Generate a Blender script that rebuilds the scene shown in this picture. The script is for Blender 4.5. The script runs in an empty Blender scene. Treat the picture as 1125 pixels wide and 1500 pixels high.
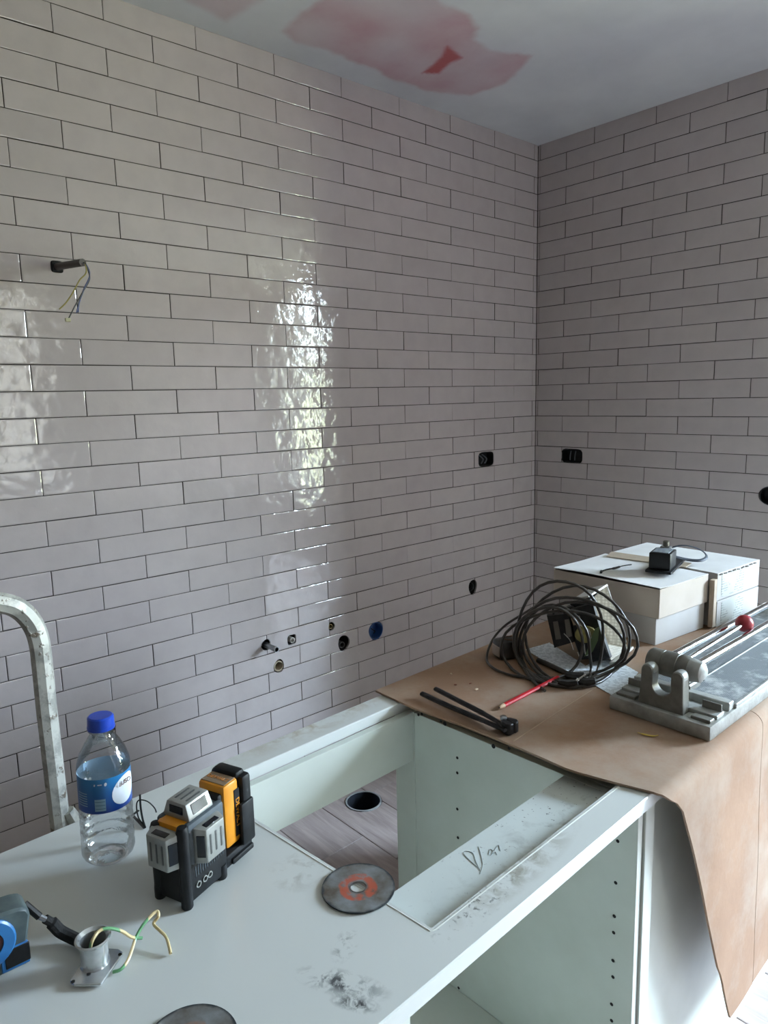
import bpy, bmesh, math, random
from mathutils import Vector, Matrix, noise
random.seed(11)
scene = bpy.context.scene
COL = scene.collection
R = math.radians

# ------------------------------------------------------------------ camera
CAM = Vector((-3.0422, -2.2613, 1.55)); YAW, PITCH, ROLL, FPX = 0.849793, -0.159928, -0.023872, 1045.33
def cam_axes():
    cy, sy, cp, sp = math.cos(YAW), math.sin(YAW), math.cos(PITCH), math.sin(PITCH)
    f = Vector((cy*cp, sy*cp, sp)); r = Vector((sy, -cy, 0)); u = r.cross(f)
    return f, r*math.cos(ROLL) + u*math.sin(ROLL), u*math.cos(ROLL) - r*math.sin(ROLL)
CF, CR, CU = cam_axes()
cd = bpy.data.cameras.new('camera'); cam = bpy.data.objects.new('camera', cd); COL.objects.link(cam)
m = Matrix.Identity(4)
for i in range(3): m[i][0], m[i][1], m[i][2], m[i][3] = CR[i], CU[i], -CF[i], CAM[i]
cam.matrix_world = m
cd.sensor_fit = 'VERTICAL'; cd.sensor_height = 36; cd.lens = FPX/1500*36; cd.clip_start = .02
scene.camera = cam
def ray(px, py): return CF + CR*((px-562.5)/FPX) - CU*((py-750)/FPX)
def on(axis, val, px, py):                       # pixel -> point on the plane axis = val
    d = ray(px, py); return CAM + d*((val-CAM[axis])/d[axis])
def project(p):
    d = Vector(p)-CAM; z = d.dot(CF)
    if z < .01: return None
    return 562.5+FPX*d.dot(CR)/z, 750-FPX*d.dot(CU)/z

# ------------------------------------------------------------------ world, daylight, exposure
w = bpy.data.worlds.new('sky'); scene.world = w; w.use_nodes = True
nt = w.node_tree; nt.nodes.clear()
out = nt.nodes.new('ShaderNodeOutputWorld'); bg = nt.nodes.new('ShaderNodeBackground')
tc = nt.nodes.new('ShaderNodeTexCoord'); sep = nt.nodes.new('ShaderNodeSeparateXYZ'); rmp = nt.nodes.new('ShaderNodeValToRGB')
mp = nt.nodes.new('ShaderNodeMapRange'); mp.inputs[1].default_value = -1; mp.inputs[2].default_value = 1
nt.links.new(tc.outputs['Generated'], sep.inputs[0]); nt.links.new(sep.outputs[2], mp.inputs[0]); nt.links.new(mp.outputs[0], rmp.inputs[0])
e = rmp.color_ramp.elements
e[0].position = 0; e[0].color = (.16, .17, .13, 1)
e[1].position = 1; e[1].color = (1.15, 1.55, 2.0, 1)
for pos, c in ((.485, (.20, .23, .16, 1)), (.520, (.20, .23, .21, 1)), (.56, (.36, .43, .48, 1)), (.62, (.78, .98, 1.20, 1)), (.70, (1.05, 1.38, 1.72, 1))):
    x = rmp.color_ramp.elements.new(pos); x.color = c
nt.links.new(rmp.outputs[0], bg.inputs[0]); nt.links.new(bg.outputs[0], out.inputs[0])
bg.inputs[1].default_value = 175.0
W1 = (-3.86, -2.80, .62, 2.68)      # window at the end of the side bay: y0, y1, z0, z1
XW, YJ = 1.0, -1.88                 # plane of that window; end of the right tiled wall
W2 = (-1.64, -1.16, .78, 2.50)      # narrow window in the rear wall: x0, x1, z0, z1
YR, XL, WT = -4.0, -5.2, .30        # rear wall, far wall, wall thickness
def portal(name, loc, rot, sx, sy):
    l = bpy.data.lights.new(name, 'AREA'); l.shape = 'RECTANGLE'; l.size = sx; l.size_y = sy
    l.cycles.is_portal = True
    o = bpy.data.objects.new(name, l); COL.objects.link(o); o.location = loc; o.rotation_euler = rot
portal('daylight_portal', (XW+WT+.02, (W1[0]+W1[1])/2, (W1[2]+W1[3])/2), (0, R(90), 0), W1[3]-W1[2], W1[1]-W1[0])
portal('daylight_portal', ((W2[0]+W2[1])/2, YR-.22, (W2[2]+W2[3])/2), (R(90), 0, 0), W2[1]-W2[0], W2[3]-W2[2])
vs = scene.view_settings
vs.view_transform = 'Standard'; vs.look = 'None'; vs.gamma = 1; vs.use_curve_mapping = False
vs.exposure = -0.46

# ------------------------------------------------------------------ helpers
def lin(c):
    return tuple((v/255/12.92 if v/255 <= .04045 else ((v/255+.055)/1.055)**2.4) for v in c)
class N:
    """tiny node-graph helper"""
    def __init__(s, name):
        s.m = bpy.data.materials.new(name); s.m.use_nodes = True; s.t = s.m.node_tree
        s.b = s.t.nodes['Principled BSDF']; s.o = s.t.nodes['Material Output']
        s.tc = s.t.nodes.new('ShaderNodeTexCoord')
    def n(s, typ, **kw):
        x = s.t.nodes.new('ShaderNode'+typ)
        for k, v in kw.items(): setattr(x, k, v)
        return x
    def l(s, a, b): s.t.links.new(a, b)
    def noise(s, scale, detail=3, vec=None, rough=.55, dist=0):
        x = s.n('TexNoise'); x.inputs['Scale'].default_value = scale; x.inputs['Detail'].default_value = detail
        x.inputs['Roughness'].default_value = rough; x.inputs['Distortion'].default_value = dist
        s.l(vec or s.tc.outputs['Object'], x.inputs['Vector']); return x.outputs[0]
    def ramp(s, fac, stops, interp='LINEAR'):
        x = s.n('ValToRGB'); x.color_ramp.interpolation = interp
        el = x.color_ramp.elements
        while len(el) < len(stops): el.new(.5)
        for q, (p, c) in zip(el, stops):
            q.position = p; q.color = (c, c, c, 1) if isinstance(c, (int, float)) else (*c, 1)
        s.l(fac, x.inputs[0]); return x.outputs[0]
    def mix(s, fac, a, b, mode='MIX'):
        x = s.n('Mix', data_type='RGBA', blend_type=mode)
        for v, i in ((fac, 0), (a, 6), (b, 7)):
            if isinstance(v, (int, float)): x.inputs[i].default_value = v
            elif isinstance(v, tuple): x.inputs[i].default_value = (*v, 1)
            else: s.l(v, x.inputs[i])
        return x.outputs[2]
    def math(s, op, a, b=0.0, c=None):
        x = s.n('Math', operation=op)
        for i, v in enumerate((a, b) if c is None else (a, b, c)):
            if isinstance(v, (int, float)): x.inputs[i].default_value = v
            else: s.l(v, x.inputs[i])
        return x.outputs[0]
    def color(s, c):
        if isinstance(c, tuple): s.b.inputs['Base Color'].default_value = (*c, 1)
        else: s.l(c, s.b.inputs['Base Color'])
    def rough(s, v):
        if isinstance(v, (int, float)): s.b.inputs['Roughness'].default_value = v
        else: s.l(v, s.b.inputs['Roughness'])
    def bump(s, h, dist, strength=1.0):
        x = s.n('Bump'); x.inputs['Strength'].default_value = strength; x.inputs['Distance'].default_value = dist
        s.l(h, x.inputs['Height']); s.l(x.outputs[0], s.b.inputs['Normal'])
MATS = {}
def mat(name, col, rough=.5, metal=0.0, col2=None, vscale=25, bump=0.0, bscale=120, spec=.5, lo=.35, hi=.7):
    """plain procedural material: two tones by noise, slight relief"""
    if name in MATS: return MATS[name]
    g = N(name); c1 = lin(col); c2 = lin(col2) if col2 else tuple(v*.82 for v in c1)
    f = g.ramp(g.noise(vscale, 4), [(lo, 0), (hi, 1)])
    g.color(g.mix(f, c1, c2)); g.rough(rough); g.b.inputs['Metallic'].default_value = metal
    g.b.inputs['Specular IOR Level'].default_value = spec
    if bump: g.bump(g.noise(bscale, 3), bump)
    MATS[name] = g.m; return g.m

class MB:
    """collects shapes, builds ONE mesh"""
    def __init__(s): s.v = []; s.f = []; s.mi = []; s.cur = 0
    def add(s, vs, fs):
        b = len(s.v); s.v += [tuple(v) for v in vs]
        for f in fs: s.f.append([b+i for i in f]); s.mi.append(s.cur)
        return s
    def box(s, x0, x1, y0, y1, z0, z1, bev=0.0, M=None, seg=1):
        bm = bmesh.new(); bmesh.ops.create_cube(bm, size=1)
        for v in bm.verts: v.co = Vector((x0+(v.co.x+.5)*(x1-x0), y0+(v.co.y+.5)*(y1-y0), z0+(v.co.z+.5)*(z1-z0)))
        if bev: bmesh.ops.bevel(bm, geom=bm.edges[:], offset=bev, segments=seg, profile=.5, affect='EDGES')
        return s.bm(bm, M)
    def bm(s, bm, M=None):
        bm.verts.index_update()
        s.add([(M @ v.co if M else v.co) for v in bm.verts], [[v.index for v in f.verts] for f in bm.faces]); bm.free(); return s
    def prism(s, pts, M, h, bev=0.0):
        """polygon pts (x, y) extruded along +z by h, then mapped by M"""
        bm = bmesh.new(); vs = [bm.verts.new((x, y, 0)) for x, y in pts]; f = bm.faces.new(vs)
        r = bmesh.ops.extrude_face_region(bm, geom=[f])
        for v in r['geom']:
            if isinstance(v, bmesh.types.BMVert): v.co.z += h
        bmesh.ops.recalc_face_normals(bm, faces=bm.faces[:])
        if bev: bmesh.ops.bevel(bm, geom=bm.edges[:], offset=bev, segments=1, profile=.5, affect='EDGES')
        return s.bm(bm, M)
    def tube(s, pts, r, n=8, cap=True, flat=1.0, ref=None):
        """tube along points; r number or list; flat squashes the section across ref"""
        pts = [Vector(p) for p in pts]; k = len(pts); rr = (list(r)+[r[-1]]*k)[:k] if isinstance(r, (list, tuple)) else [r]*k
        b = len(s.v); prev = None
        for i, p in enumerate(pts):
            d = (pts[min(i+1, k-1)]-pts[max(i-1, 0)])
            d = d.normalized() if d.length > 1e-9 else Vector((0, 0, 1))
            if prev is None:
                a = Vector(ref) if ref is not None else (Vector((0, 0, 1)) if abs(d.z) < .9 else Vector((1, 0, 0)))
            else: a = prev
            a = a - d*a.dot(d); a.normalize(); c = d.cross(a); prev = a
            for j in range(n):
                t = 2*math.pi*j/n + (math.pi/4 if n == 4 else 0)
                s.v.append(tuple(p + a*(rr[i]*math.cos(t)*flat) + c*(rr[i]*math.sin(t))))
        for i in range(k-1):
            for j in range(n):
                q = b+i*n; s.f.append([q+j, q+(j+1) % n, q+n+(j+1) % n, q+n+j]); s.mi.append(s.cur)
        if cap:
            s.f.append([b+j for j in range(n)][::-1]); s.mi.append(s.cur)
            s.f.append([b+(k-1)*n+j for j in range(n)]); s.mi.append(s.cur)
        return s
    def lathe(s, prof, n=32, M=None, close=False):
        """prof [(r, z)] turned about z"""
        b = len(s.v); k = len(prof)
        for r_, z in prof:
            for j in range(n):
                t = 2*math.pi*j/n; v = Vector((r_*math.cos(t), r_*math.sin(t), z)); s.v.append(tuple(M @ v if M else v))
        for i in range(k-1 if not close else k):
            i2 = (i+1) % k
            for j in range(n):
                s.f.append([b+i*n+j, b+i*n+(j+1) % n, b+i2*n+(j+1) % n, b+i2*n+j]); s.mi.append(s.cur)
        if not close:
            if prof[0][0] > 1e-6: s.f.append([b+j for j in range(n)][::-1]); s.mi.append(s.cur)
            if prof[-1][0] > 1e-6: s.f.append([b+(k-1)*n+j for j in range(n)]); s.mi.append(s.cur)
        return s
    def build(s, name, material, parent=None, smooth=35, M=None):
        me = bpy.data.meshes.new(name); me.from_pydata(s.v, [], s.f)
        if any(s.mi): me.polygons.foreach_set('material_index', s.mi)
        me.validate()
        bm = bmesh.new(); bm.from_mesh(me); bmesh.ops.remove_doubles(bm, verts=bm.verts[:], dist=1e-6)
        bmesh.ops.recalc_face_normals(bm, faces=bm.faces[:]); bm.to_mesh(me); bm.free()
        ms = material if isinstance(material, (list, tuple)) else [material]
        for x in ms: me.materials.append(x)
        if smooth:
            me.polygons.foreach_set('use_smooth', [True]*len(me.polygons)); me.set_sharp_from_angle(angle=R(smooth))
        o = bpy.data.objects.new(name, me); COL.objects.link(o)
        if parent: o.parent = parent
        if M: o.matrix_world = M
        return o
def tag(o, label, cat, group=None):
    o['label'] = label; o['category'] = cat
    if group: o['group'] = group
    return o
def struct(o): o['kind'] = 'structure'; return o
def stuff(o): o['kind'] = 'stuff'; return o
def thing(name, label, cat, loc, rz=0, group=None):
    o = bpy.data.objects.new(name, None); o.empty_display_size = .02; COL.objects.link(o)
    o.location = loc; o.rotation_euler = (0, 0, rz); return tag(o, label, cat, group)
def smoothpath(pts, k=6):
    """Catmull-Rom through points"""
    pts = [Vector(p) for p in pts]; out = []
    for i in range(len(pts)-1):
        p0, p1, p2, p3 = pts[max(i-1, 0)], pts[i], pts[i+1], pts[min(i+2, len(pts)-1)]
        for j in range(k):
            t = j/k
            out.append(.5*((2*p1)+(p2-p0)*t+(2*p0-5*p1+4*p2-p3)*t*t+(3*p1-p0-3*p2+p3)*t**3))
    return out+[pts[-1]]
def frame(o, x, y, z):
    M = Matrix.Identity(4)
    for i in range(3): M[i][0], M[i][1], M[i][2], M[i][3] = x[i], y[i], z[i], o[i]
    return M
def text(name, body, size, M, material, parent, depth=.0003):
    cu = bpy.data.curves.new(name, 'FONT'); cu.body = body; cu.size = size; cu.extrude = depth; cu.align_x = 'CENTER'; cu.align_y = 'CENTER'; cu.resolution_u = 3
    t = bpy.data.objects.new(name, cu); COL.objects.link(t)
    dg = bpy.context.evaluated_depsgraph_get(); me = bpy.data.meshes.new_from_object(t.evaluated_get(dg))
    bpy.data.objects.remove(t); me.name = name; me.materials.clear(); me.materials.append(material); me.transform(M)
    o = bpy.data.objects.new(name, me); COL.objects.link(o); o.parent = parent; return o
def cut(o, cutters):
    """drill real holes: boolean difference, applied"""
    for c in cutters:
        md = o.modifiers.new('hole', 'BOOLEAN'); md.operation = 'DIFFERENCE'; md.solver = 'EXACT'; md.object = c
    bpy.context.view_layer.update()
    dg = bpy.context.evaluated_depsgraph_get(); me = bpy.data.meshes.new_from_object(o.evaluated_get(dg))
    o.modifiers.clear(); o.data = me

# ------------------------------------------------------------------ materials of the setting
def tile_mat():
    g = N('glazed_tile'); oi = g.n('ObjectInfo')
    add = g.n('VectorMath', operation='ADD'); sc = g.n('VectorMath', operation='SCALE')
    cmb = g.n('CombineXYZ')
    for i in range(3): g.l(oi.outputs['Random'], cmb.inputs[i])
    g.l(cmb.outputs[0], sc.inputs[0]); sc.inputs['Scale'].default_value = 37.0
    g.l(g.tc.outputs['Object'], add.inputs[0]); g.l(sc.outputs[0], add.inputs[1]); v = add.outputs[0]
    tone = g.ramp(oi.outputs['Random'], [(0, lin((178, 169, 167))), (.5, lin((184, 175, 172))), (1, lin((181, 172, 170)))])
    blot = g.ramp(g.noise(14, 3, v), [(.35, 0), (.7, 1)])
    g.color(g.mix(g.math('MULTIPLY', blot, .35), tone, lin((166, 157, 155))))
    g.rough(g.ramp(g.noise(40, 2, v), [(.3, .03), (.75, .075)]))
    g.b.inputs['Specular IOR Level'].default_value = .55
    h = g.math('ADD', g.noise(17, 1.5, v), g.math('MULTIPLY', g.noise(70, 2, v, .5, .8), .12))
    g.bump(h, .0022)
    return g.m
M_TILE = tile_mat()
M_ADH = mat('tile_adhesive', (46, 40, 38), .95, bump=.001)
M_CLAY = mat('tile_clay', (70, 62, 58), .95)
M_PLASTER = mat('plaster', (112, 96, 90), .9, bump=.0006, bscale=60)
M_REVEAL = mat('bay_plaster', (168, 160, 150), .85)
M_WHITE = mat('white_melamine', (202, 207, 198), .38, col2=(194, 199, 189), vscale=9)
M_BLACK = mat('black_plastic', (15, 15, 17), .42, col2=(25, 26, 28), vscale=60, spec=.35)
M_DARK = mat('hole_shade', (14, 13, 13), .9)  # near-black colour stands in for the shade inside small holes and bores
M_STEEL = mat('steel', (170, 172, 174), .3, 1.0, col2=(135, 136, 138), vscale=60)
M_CHROME = mat('chrome', (225, 227, 230), .12, 1.0, col2=(205, 207, 210), vscale=40)

# ------------------------------------------------------------------ room shell
ZC = 2.738; ZR0 = 2.7444; TH = .077; TW = .2975; SL, SR = .0940, .0453; TT = .008
def ceiling():
    pink = [(415,45),(430,63),(470,70),(520,90),(570,112),(620,132),(690,140),(740,122),(760,108),(770,95),(777,82),(750,78),(720,72),(692,60),(697,42),(685,22),(660,8),(640,-4),(560,-20),(470,-8)]
    red = [(655,68),(678,85),(660,92),(642,108),(618,107),(634,95),(648,82)]
    pale = [(385,0),(330,30),(270,0),(300,-30),(350,-40)]
    polys = [[on(2, ZC, *q) for q in P] for P in (pink, red, pale)]
    def dist(x, y, P):
        ins = False; dm = 9.0
        for i in range(len(P)):
            a, b = P[i], P[i-1]
            if (a.y > y) != (b.y > y) and x < (b.x-a.x)*(y-a.y)/(b.y-a.y)+a.x: ins = not ins
            ab = Vector((b.x-a.x, b.y-a.y)); ap = Vector((x-a.x, y-a.y)); t = max(0, min(1, ap.dot(ab)/ab.length_squared)); dm = min(dm, (ap-ab*t).length)
        return dm if ins else -dm
    xs = [XL-.3] + [-2.3+i*.0125 for i in range(185)] + [XW+.3]; ys = [YR-.3] + [-1.2+i*.0125 for i in range(97)] + [.3]
    vs = [(x, y, ZC) for y in ys for x in xs]; nx = len(xs)
    fs = [[j*nx+i, (j+1)*nx+i, (j+1)*nx+i+1, j*nx+i+1] for j in range(len(ys)-1) for i in range(nx-1)]
    b = MB(); b.add(vs, fs); b.box(XL-.3, XW+.3, YR-.3, .3, ZC+.001, ZC+.12)
    g = N('ceiling_plasterboard')
    at = g.n('Attribute', attribute_name='paint'); sp = g.n('SeparateColor'); g.l(at.outputs['Color'], sp.inputs[0])
    base = g.mix(g.ramp(g.noise(3, 4), [(.35, 0), (.7, 1)]), lin((205, 206, 206)), lin((192, 193, 195)))
    pk = g.mix(g.ramp(g.noise(7, 4), [(.35, 0), (.7, 1)]), lin((180, 146, 150)), lin((190, 165, 168)))
    c1 = g.mix(sp.outputs[0], base, pk); c2 = g.mix(sp.outputs[1], c1, lin((166, 88, 88)))
    g.color(c2); g.rough(.85)
    o = b.build('ceiling', g.m, smooth=0)
    ca = o.data.color_attributes.new('paint', 'FLOAT_COLOR', 'POINT')
    for i, v in enumerate(o.data.vertices):
        x, y = v.co.x, v.co.y; n1 = noise.noise(Vector((x*9, y*9, 0)))*.02+noise.noise(Vector((x*30, y*30, 3)))*.008; a = r_ = 0.0
        if -2.4 < x < 0 and -1.3 < y < .1 and v.co.z < ZC+.0005:
            a = max(0, min(1, (dist(x, y, polys[0])+n1)/.022+.5))*(.8+.5*noise.noise(Vector((x*5, y*5, 7))))
            a = max(a, .55*max(0, min(1, (dist(x, y, polys[2])+n1*.4)/.03+.5)))
            r_ = max(0, min(1, (dist(x, y, polys[1])+n1*.2)/.014+.5))
        ca.data[i].color = (a, r_, 0, 1)
    return struct(o)
ceiling()

# openings to drill, in wall coordinates: (wall, u, z, half_u, half_z, kind)
HOLES = [('l', -1.117, .551, .041, .041, 'o'), ('l', -1.296, .541, .030, .034, 'o'), ('l', -1.356, .627, .0165, .0185, 'o'),
         ('l', -1.551, .619, .020, .020, 's'), ('l', -1.616, .528, .024, .027, 'o'), ('l', -1.668, .627, .021, .022, 'o'),
         ('l', -.489, .622, .030, .038, 'o'), ('l', -.388, 1.241, .058, .0355, 's'), ('l', -2.298, .500, .040, .038, 'o'),
         ('l', -2.308, 1.949, .018, .017, 's'), ('r', -.222, 1.238, .061, .036, 's'), ('r', -1.150, 1.120, .039, .039, 'o')]
CUTTERS = []
for i, (wl, u_, z_, hu, hz, k) in enumerate(HOLES):
    b = MB(); n = 28 if k == 'o' else 24
    prof = []
    for j in range(n):
        t = 2*math.pi*j/n; c_, s_ = math.cos(t), math.sin(t)
        if k == 'o': q = 1+.05*math.sin(3*t+i)
        else: q = 1/max(abs(c_)**5+abs(s_)**5, 1e-9)**.2 if True else 1
        prof.append((c_*hu*q, s_*hz*q))
    Mx = frame(Vector((u_, .075, z_)), Vector((1, 0, 0)), Vector((0, 0, 1)), Vector((0, -1, 0))) if wl == 'l' else \
         frame(Vector((.075, u_, z_)), Vector((0, -1, 0)), Vector((0, 0, 1)), Vector((-1, 0, 0)))
    b.prism(prof, Mx, .12); c = b.build('cutter', M_DARK, smooth=0); c['w'] = wl; CUTTERS.append((c, wl, u_, z_, max(hu, hz)))

# walls
b = MB(); b.box(XL, .4, TT, .2, 0, ZC+.1); wall_left = struct(b.build('wall_left', M_ADH, smooth=0))
b = MB(); b.box(TT, .16, YJ+.14, TT, 0, ZC+.1); wall_right = struct(b.build('wall_right', M_ADH, smooth=0))
cut(wall_left, [c[0] for c in CUTTERS if c[1] == 'l']); cut(wall_right, [c[0] for c in CUTTERS if c[1] == 'r'])
b = MB(); b.box(TT, XW+WT, YJ, YJ+.14, 0, ZC+.1); struct(b.build('wall_bay', M_REVEAL, smooth=0))
b = MB(); b.box(XW, XW+WT, YR-.3, W1[0], 0, ZC+.1); b.box(XW, XW+WT, W1[1], YJ, 0, ZC+.1); b.box(XW, XW+WT, W1[0], W1[1], 0, W1[2]); b.box(XW, XW+WT, W1[0], W1[1], W1[3], ZC+.1)
struct(b.build('wall_window', M_REVEAL, smooth=0))
b = MB(); b.box(XL, W2[0], YR-.3, YR, 0, ZC+.1); b.box(W2[1], XW+WT, YR-.3, YR, 0, ZC+.1); b.box(W2[0], W2[1], YR-.3, YR, W2[3], ZC+.1); b.box(W2[0], W2[1], YR-.3, YR, 0, W2[2])
struct(b.build('wall_rear', M_PLASTER, smooth=0))
b = MB(); b.box(XL-.2, XL, YR-.3, .2, 0, ZC+.1); struct(b.build('wall_far', M_PLASTER, smooth=0))
# window frames with thin panes
def pane_mat():
    g = N('window_glass'); tr = g.n('BsdfTransparent'); gl = g.n('BsdfGlossy'); gl.inputs['Roughness'].default_value = .02
    mx = g.n('MixShader'); mx.inputs[0].default_value = .05; g.l(tr.outputs[0], mx.inputs[1]); g.l(gl.outputs[0], mx.inputs[2]); g.l(mx.outputs[0], g.o.inputs[0]); return g.m
def curtain_mat():
    g = N('added_sheer_curtain'); tr = g.n('BsdfTranslucent'); tr.inputs[0].default_value = (.35, .295, .265, 1)
    tp = g.n('BsdfTransparent'); mx = g.n('MixShader'); mx.inputs[0].default_value = .01
    g.l(tr.outputs[0], mx.inputs[1]); g.l(tp.outputs[0], mx.inputs[2]); g.l(mx.outputs[0], g.o.inputs[0]); return g.m
M_PANE = pane_mat(); M_FRAME = mat('window_frame_white', (225, 226, 224), .4)
y0, y1, z0, z1 = W1
b = MB()
for a in ((y0, y0+.04, z0, z1), (y1-.04, y1, z0, z1), (y0, y1, z0, z0+.05), (y0, y1, z1-.05, z1)): b.box(XW+WT-.06, XW+WT, *a)
f1 = struct(b.build('window_1', M_FRAME, smooth=0)); b = MB(); b.box(XW+WT-.035, XW+WT-.031, y0+.04, y1-.04, z0+.05, z1-.05); b.build('pane', M_PANE, f1, smooth=0)
x0, x1, z0, z1 = W2
b = MB()
for a in ((x0, x0+.06, z0, z1), (x1-.06, x1, z0, z1), (x0, x1, z0, z0+.08), (x0, x1, z1-.06, z1)): b.box(a[0], a[1], YR-.26, YR-.2, a[2], a[3])
f2 = struct(b.build('window_2', M_FRAME, smooth=0)); b = MB(); b.box(x0+.06, x1-.06, YR-.235, YR-.231, z0+.08, z1-.06); b.build('pane', M_PANE, f2, smooth=0)

b = MB(); n = 60  # unseen drape, added to dim and warm the rear window's light
for i in range(n+1):
    x = x0+.002+(x1-x0-.004)*i/n
    for z in (z0+.005, z1-.005): b.v.append((x, YR-.10+.018*math.sin(i*1.05), z))
b.f = [[2*i, 2*i+2, 2*i+3, 2*i+1] for i in range(n)]; b.mi = [0]*n
cu = b.build('curtain', curtain_mat()); tag(cu, 'unseen sheer cream curtain added to dim the narrow rear window', 'curtain')

# ------------------------------------------------------------------ wall tiles, one by one
def tile_mb(w_, h_, b=None, M=None):
    x, z, i, d = w_/2, h_/2, min(.0028, w_*.2), .0008
    vs = [(-x, 0, -z), (x, 0, -z), (x, 0, z), (-x, 0, z), (-x, -TT+d, -z), (x, -TT+d, -z), (x, -TT+d, z), (-x, -TT+d, z),
          (-x+i, -TT, -z+i), (x-i, -TT, -z+i), (x-i, -TT, z-i), (-x+i, -TT, z-i)]
    b = b or MB(); vv = [M @ Vector(v) for v in vs] if M else vs
    b.cur = 1; b.add(vv, [[3, 2, 1, 0]] + [[k, (k+1) % 4, 4+(k+1) % 4, 4+k] for k in range(4)])
    b.cur = 0; b.add(vv, [[4+k, 4+(k+1) % 4, 8+(k+1) % 4, 8+k] for k in range(4)] + [[8, 9, 10, 11]]); return b
TILE_CACHE = {}
def tiles(wall, side, off, length):
    specs = []; G = .0024
    for n in range(0, 36):
        zt = min(ZR0-n*TH, ZC+.001); zb = max(ZR0-(n+1)*TH, .001)
        j = [0.0] + [(k+off+(.5 if n % 2 else 0))*TW for k in range(-1, int(length/TW)+2)]
        j = sorted(q for q in j if 0 <= q < length)+[length]
        for a, c in zip(j, j[1:]):
            if c-a < .008: continue
            specs.append(((a+c)/2, (zt+zb)/2, c-a-G, zt-zb-G))
    def pos(u_, z_): return Vector((-u_, TT, z_)) if side == 'l' else Vector((TT, -u_, z_))
    def size(s_):
        u_, z_, w_, h_ = s_; best = []
        for du in (-.5, .5):
            for dz in (-.5, .5):
                p = project(pos(u_+du*w_, z_+dz*h_)); 
                if p is None: return 0
                best.append(p)
        xs = [max(0, min(1125, p[0])) for p in best]; ys = [max(0, min(1500, p[1])) for p in best]
        area = (max(xs)-min(xs))*(max(ys)-min(ys))
        if z_ < .42: area = 0
        c = project(pos(u_, z_))
        if area and side == 'l' and c[1] > 1260 - c[0]*.43: area *= .05
        return area
    specs.sort(key=size, reverse=True)
    keep = [s_ for s_ in specs[:300] if size(s_) > 60]; rest = [s_ for s_ in specs if s_ not in keep]
    rz = 0 if side == 'l' else R(-90)
    for s_ in keep:
        u_, z_, w_, h_ = s_; key = (round(w_, 4), round(h_, 4))
        if key not in TILE_CACHE:
            q = tile_mb(w_, h_).build('tile', [M_TILE, M_CLAY], smooth=0); TILE_CACHE[key] = q.data; bpy.data.objects.remove(q)
        o = bpy.data.objects.new('tile', TILE_CACHE[key]); COL.objects.link(o); o.parent = wall
        o.location = pos(u_, z_) + Vector((random.uniform(-.0004, .0004),)*3)
        o.rotation_euler = (random.gauss(0, .0045), random.gauss(0, .0012), rz+random.gauss(0, .0045))
        hs = [c[0] for c in CUTTERS if c[1] == side and abs((-c[2] if side == 'l' else -c[2])-u_) < w_/2+c[4]+.005 and abs(c[3]-z_) < h_/2+c[4]+.005]
        if hs: cut(o, hs)
    b = MB()
    for u_, z_, w_, h_ in rest:
        tile_mb(w_, h_, b, Matrix.Translation(pos(u_, z_)) @ Matrix.Rotation(rz+random.gauss(0, .003), 4, 'Z') @ Matrix.Rotation(random.gauss(0, .003), 4, 'X'))
    o = b.build('tile_field', [M_TILE, M_CLAY], wall, smooth=0); stuff(o)
    hs = [c[0] for c in CUTTERS if c[1] == side]
    return keep, rest
tiles(wall_left, 'l', SL, -XL-.05)
tiles(wall_right, 'r', SR, -YJ)
for c in CUTTERS: bpy.data.objects.remove(c[0])

# ------------------------------------------------------------------ floor of wood-look planks
def wood_floor():
    g = N('wood_look_plank'); oi = g.n('ObjectInfo')
    mpn = g.n('Mapping'); mpn.inputs['Scale'].default_value = (26, 2.2, 1); add = g.n('VectorMath', operation='ADD'); cb = g.n('CombineXYZ')
    ml = g.math('MULTIPLY', oi.outputs['Random'], 91.0); g.l(ml, cb.inputs[1]); g.l(g.tc.outputs['Object'], add.inputs[0]); g.l(cb.outputs[0], add.inputs[1]); g.l(add.outputs[0], mpn.inputs[0])
    f = g.ramp(g.noise(1.6, 5, mpn.outputs[0], .6, .8), [(.3, 0), (.72, 1)])
    c = g.mix(f, lin((184, 170, 165)), lin((146, 132, 128))); g.color(g.mix(g.math('MULTIPLY', oi.outputs['Random'], .35), c, lin((176, 166, 162))))
    g.rough(.42); g.bump(f, .0006); return g.m
M_PLANK = wood_floor()
b = MB(); b.box(XL, XW+.3, YR-.3, .2, -.3, -.0105); floor = struct(b.build('floor', mat('floor_screed', (110, 106, 102), .9), smooth=0))
DR = Vector((-1.432, -.268, 0))
b = MB(); b.lathe([(.073, -.25), (.073, .05)], 36, Matrix.Translation(DR)); dc = b.build('cutter', M_DARK, smooth=0)
cut(floor, [dc])
rest = MB(); cols = [-1.575+.1975*k for k in range(-19, 14)]
for ci, xc in enumerate(cols):
    x0, x1 = max(xc, XL), min(xc+.1975, XW-.002 if xc > -.01 else -.002)
    if x1-x0 < .02: continue
    ys = [-.443+(ci*.37 % 1.2 if abs(xc+1.7725) > .02 else 0)-1.2*k for k in range(-2, 5)]
    ys = sorted([y for y in ys if YR < y < -.01]+[YR, -.002])
    for a, c in zip(ys, ys[1:]):
        if c-a < .03: continue
        near = -2.4 < (x0+x1)/2 < -.1 and c > -2.3
        if near:
            q = MB(); q.box(x0+.0012, x1-.0012, a+.0012, c-.0012, -.0105, 0, .0012); o = q.build('plank', M_PLANK, floor, smooth=0)
            if x0-.08 < DR.x < x1+.08 and a-.08 < DR.y < c+.08: cut(o, [dc])
        else: rest.box(x0+.0012, x1-.0012, a+.0012, c-.0012, -.0105, 0)
stuff(rest.build('plank_field', M_PLANK, floor, smooth=0))
bpy.data.objects.remove(dc)
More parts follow.
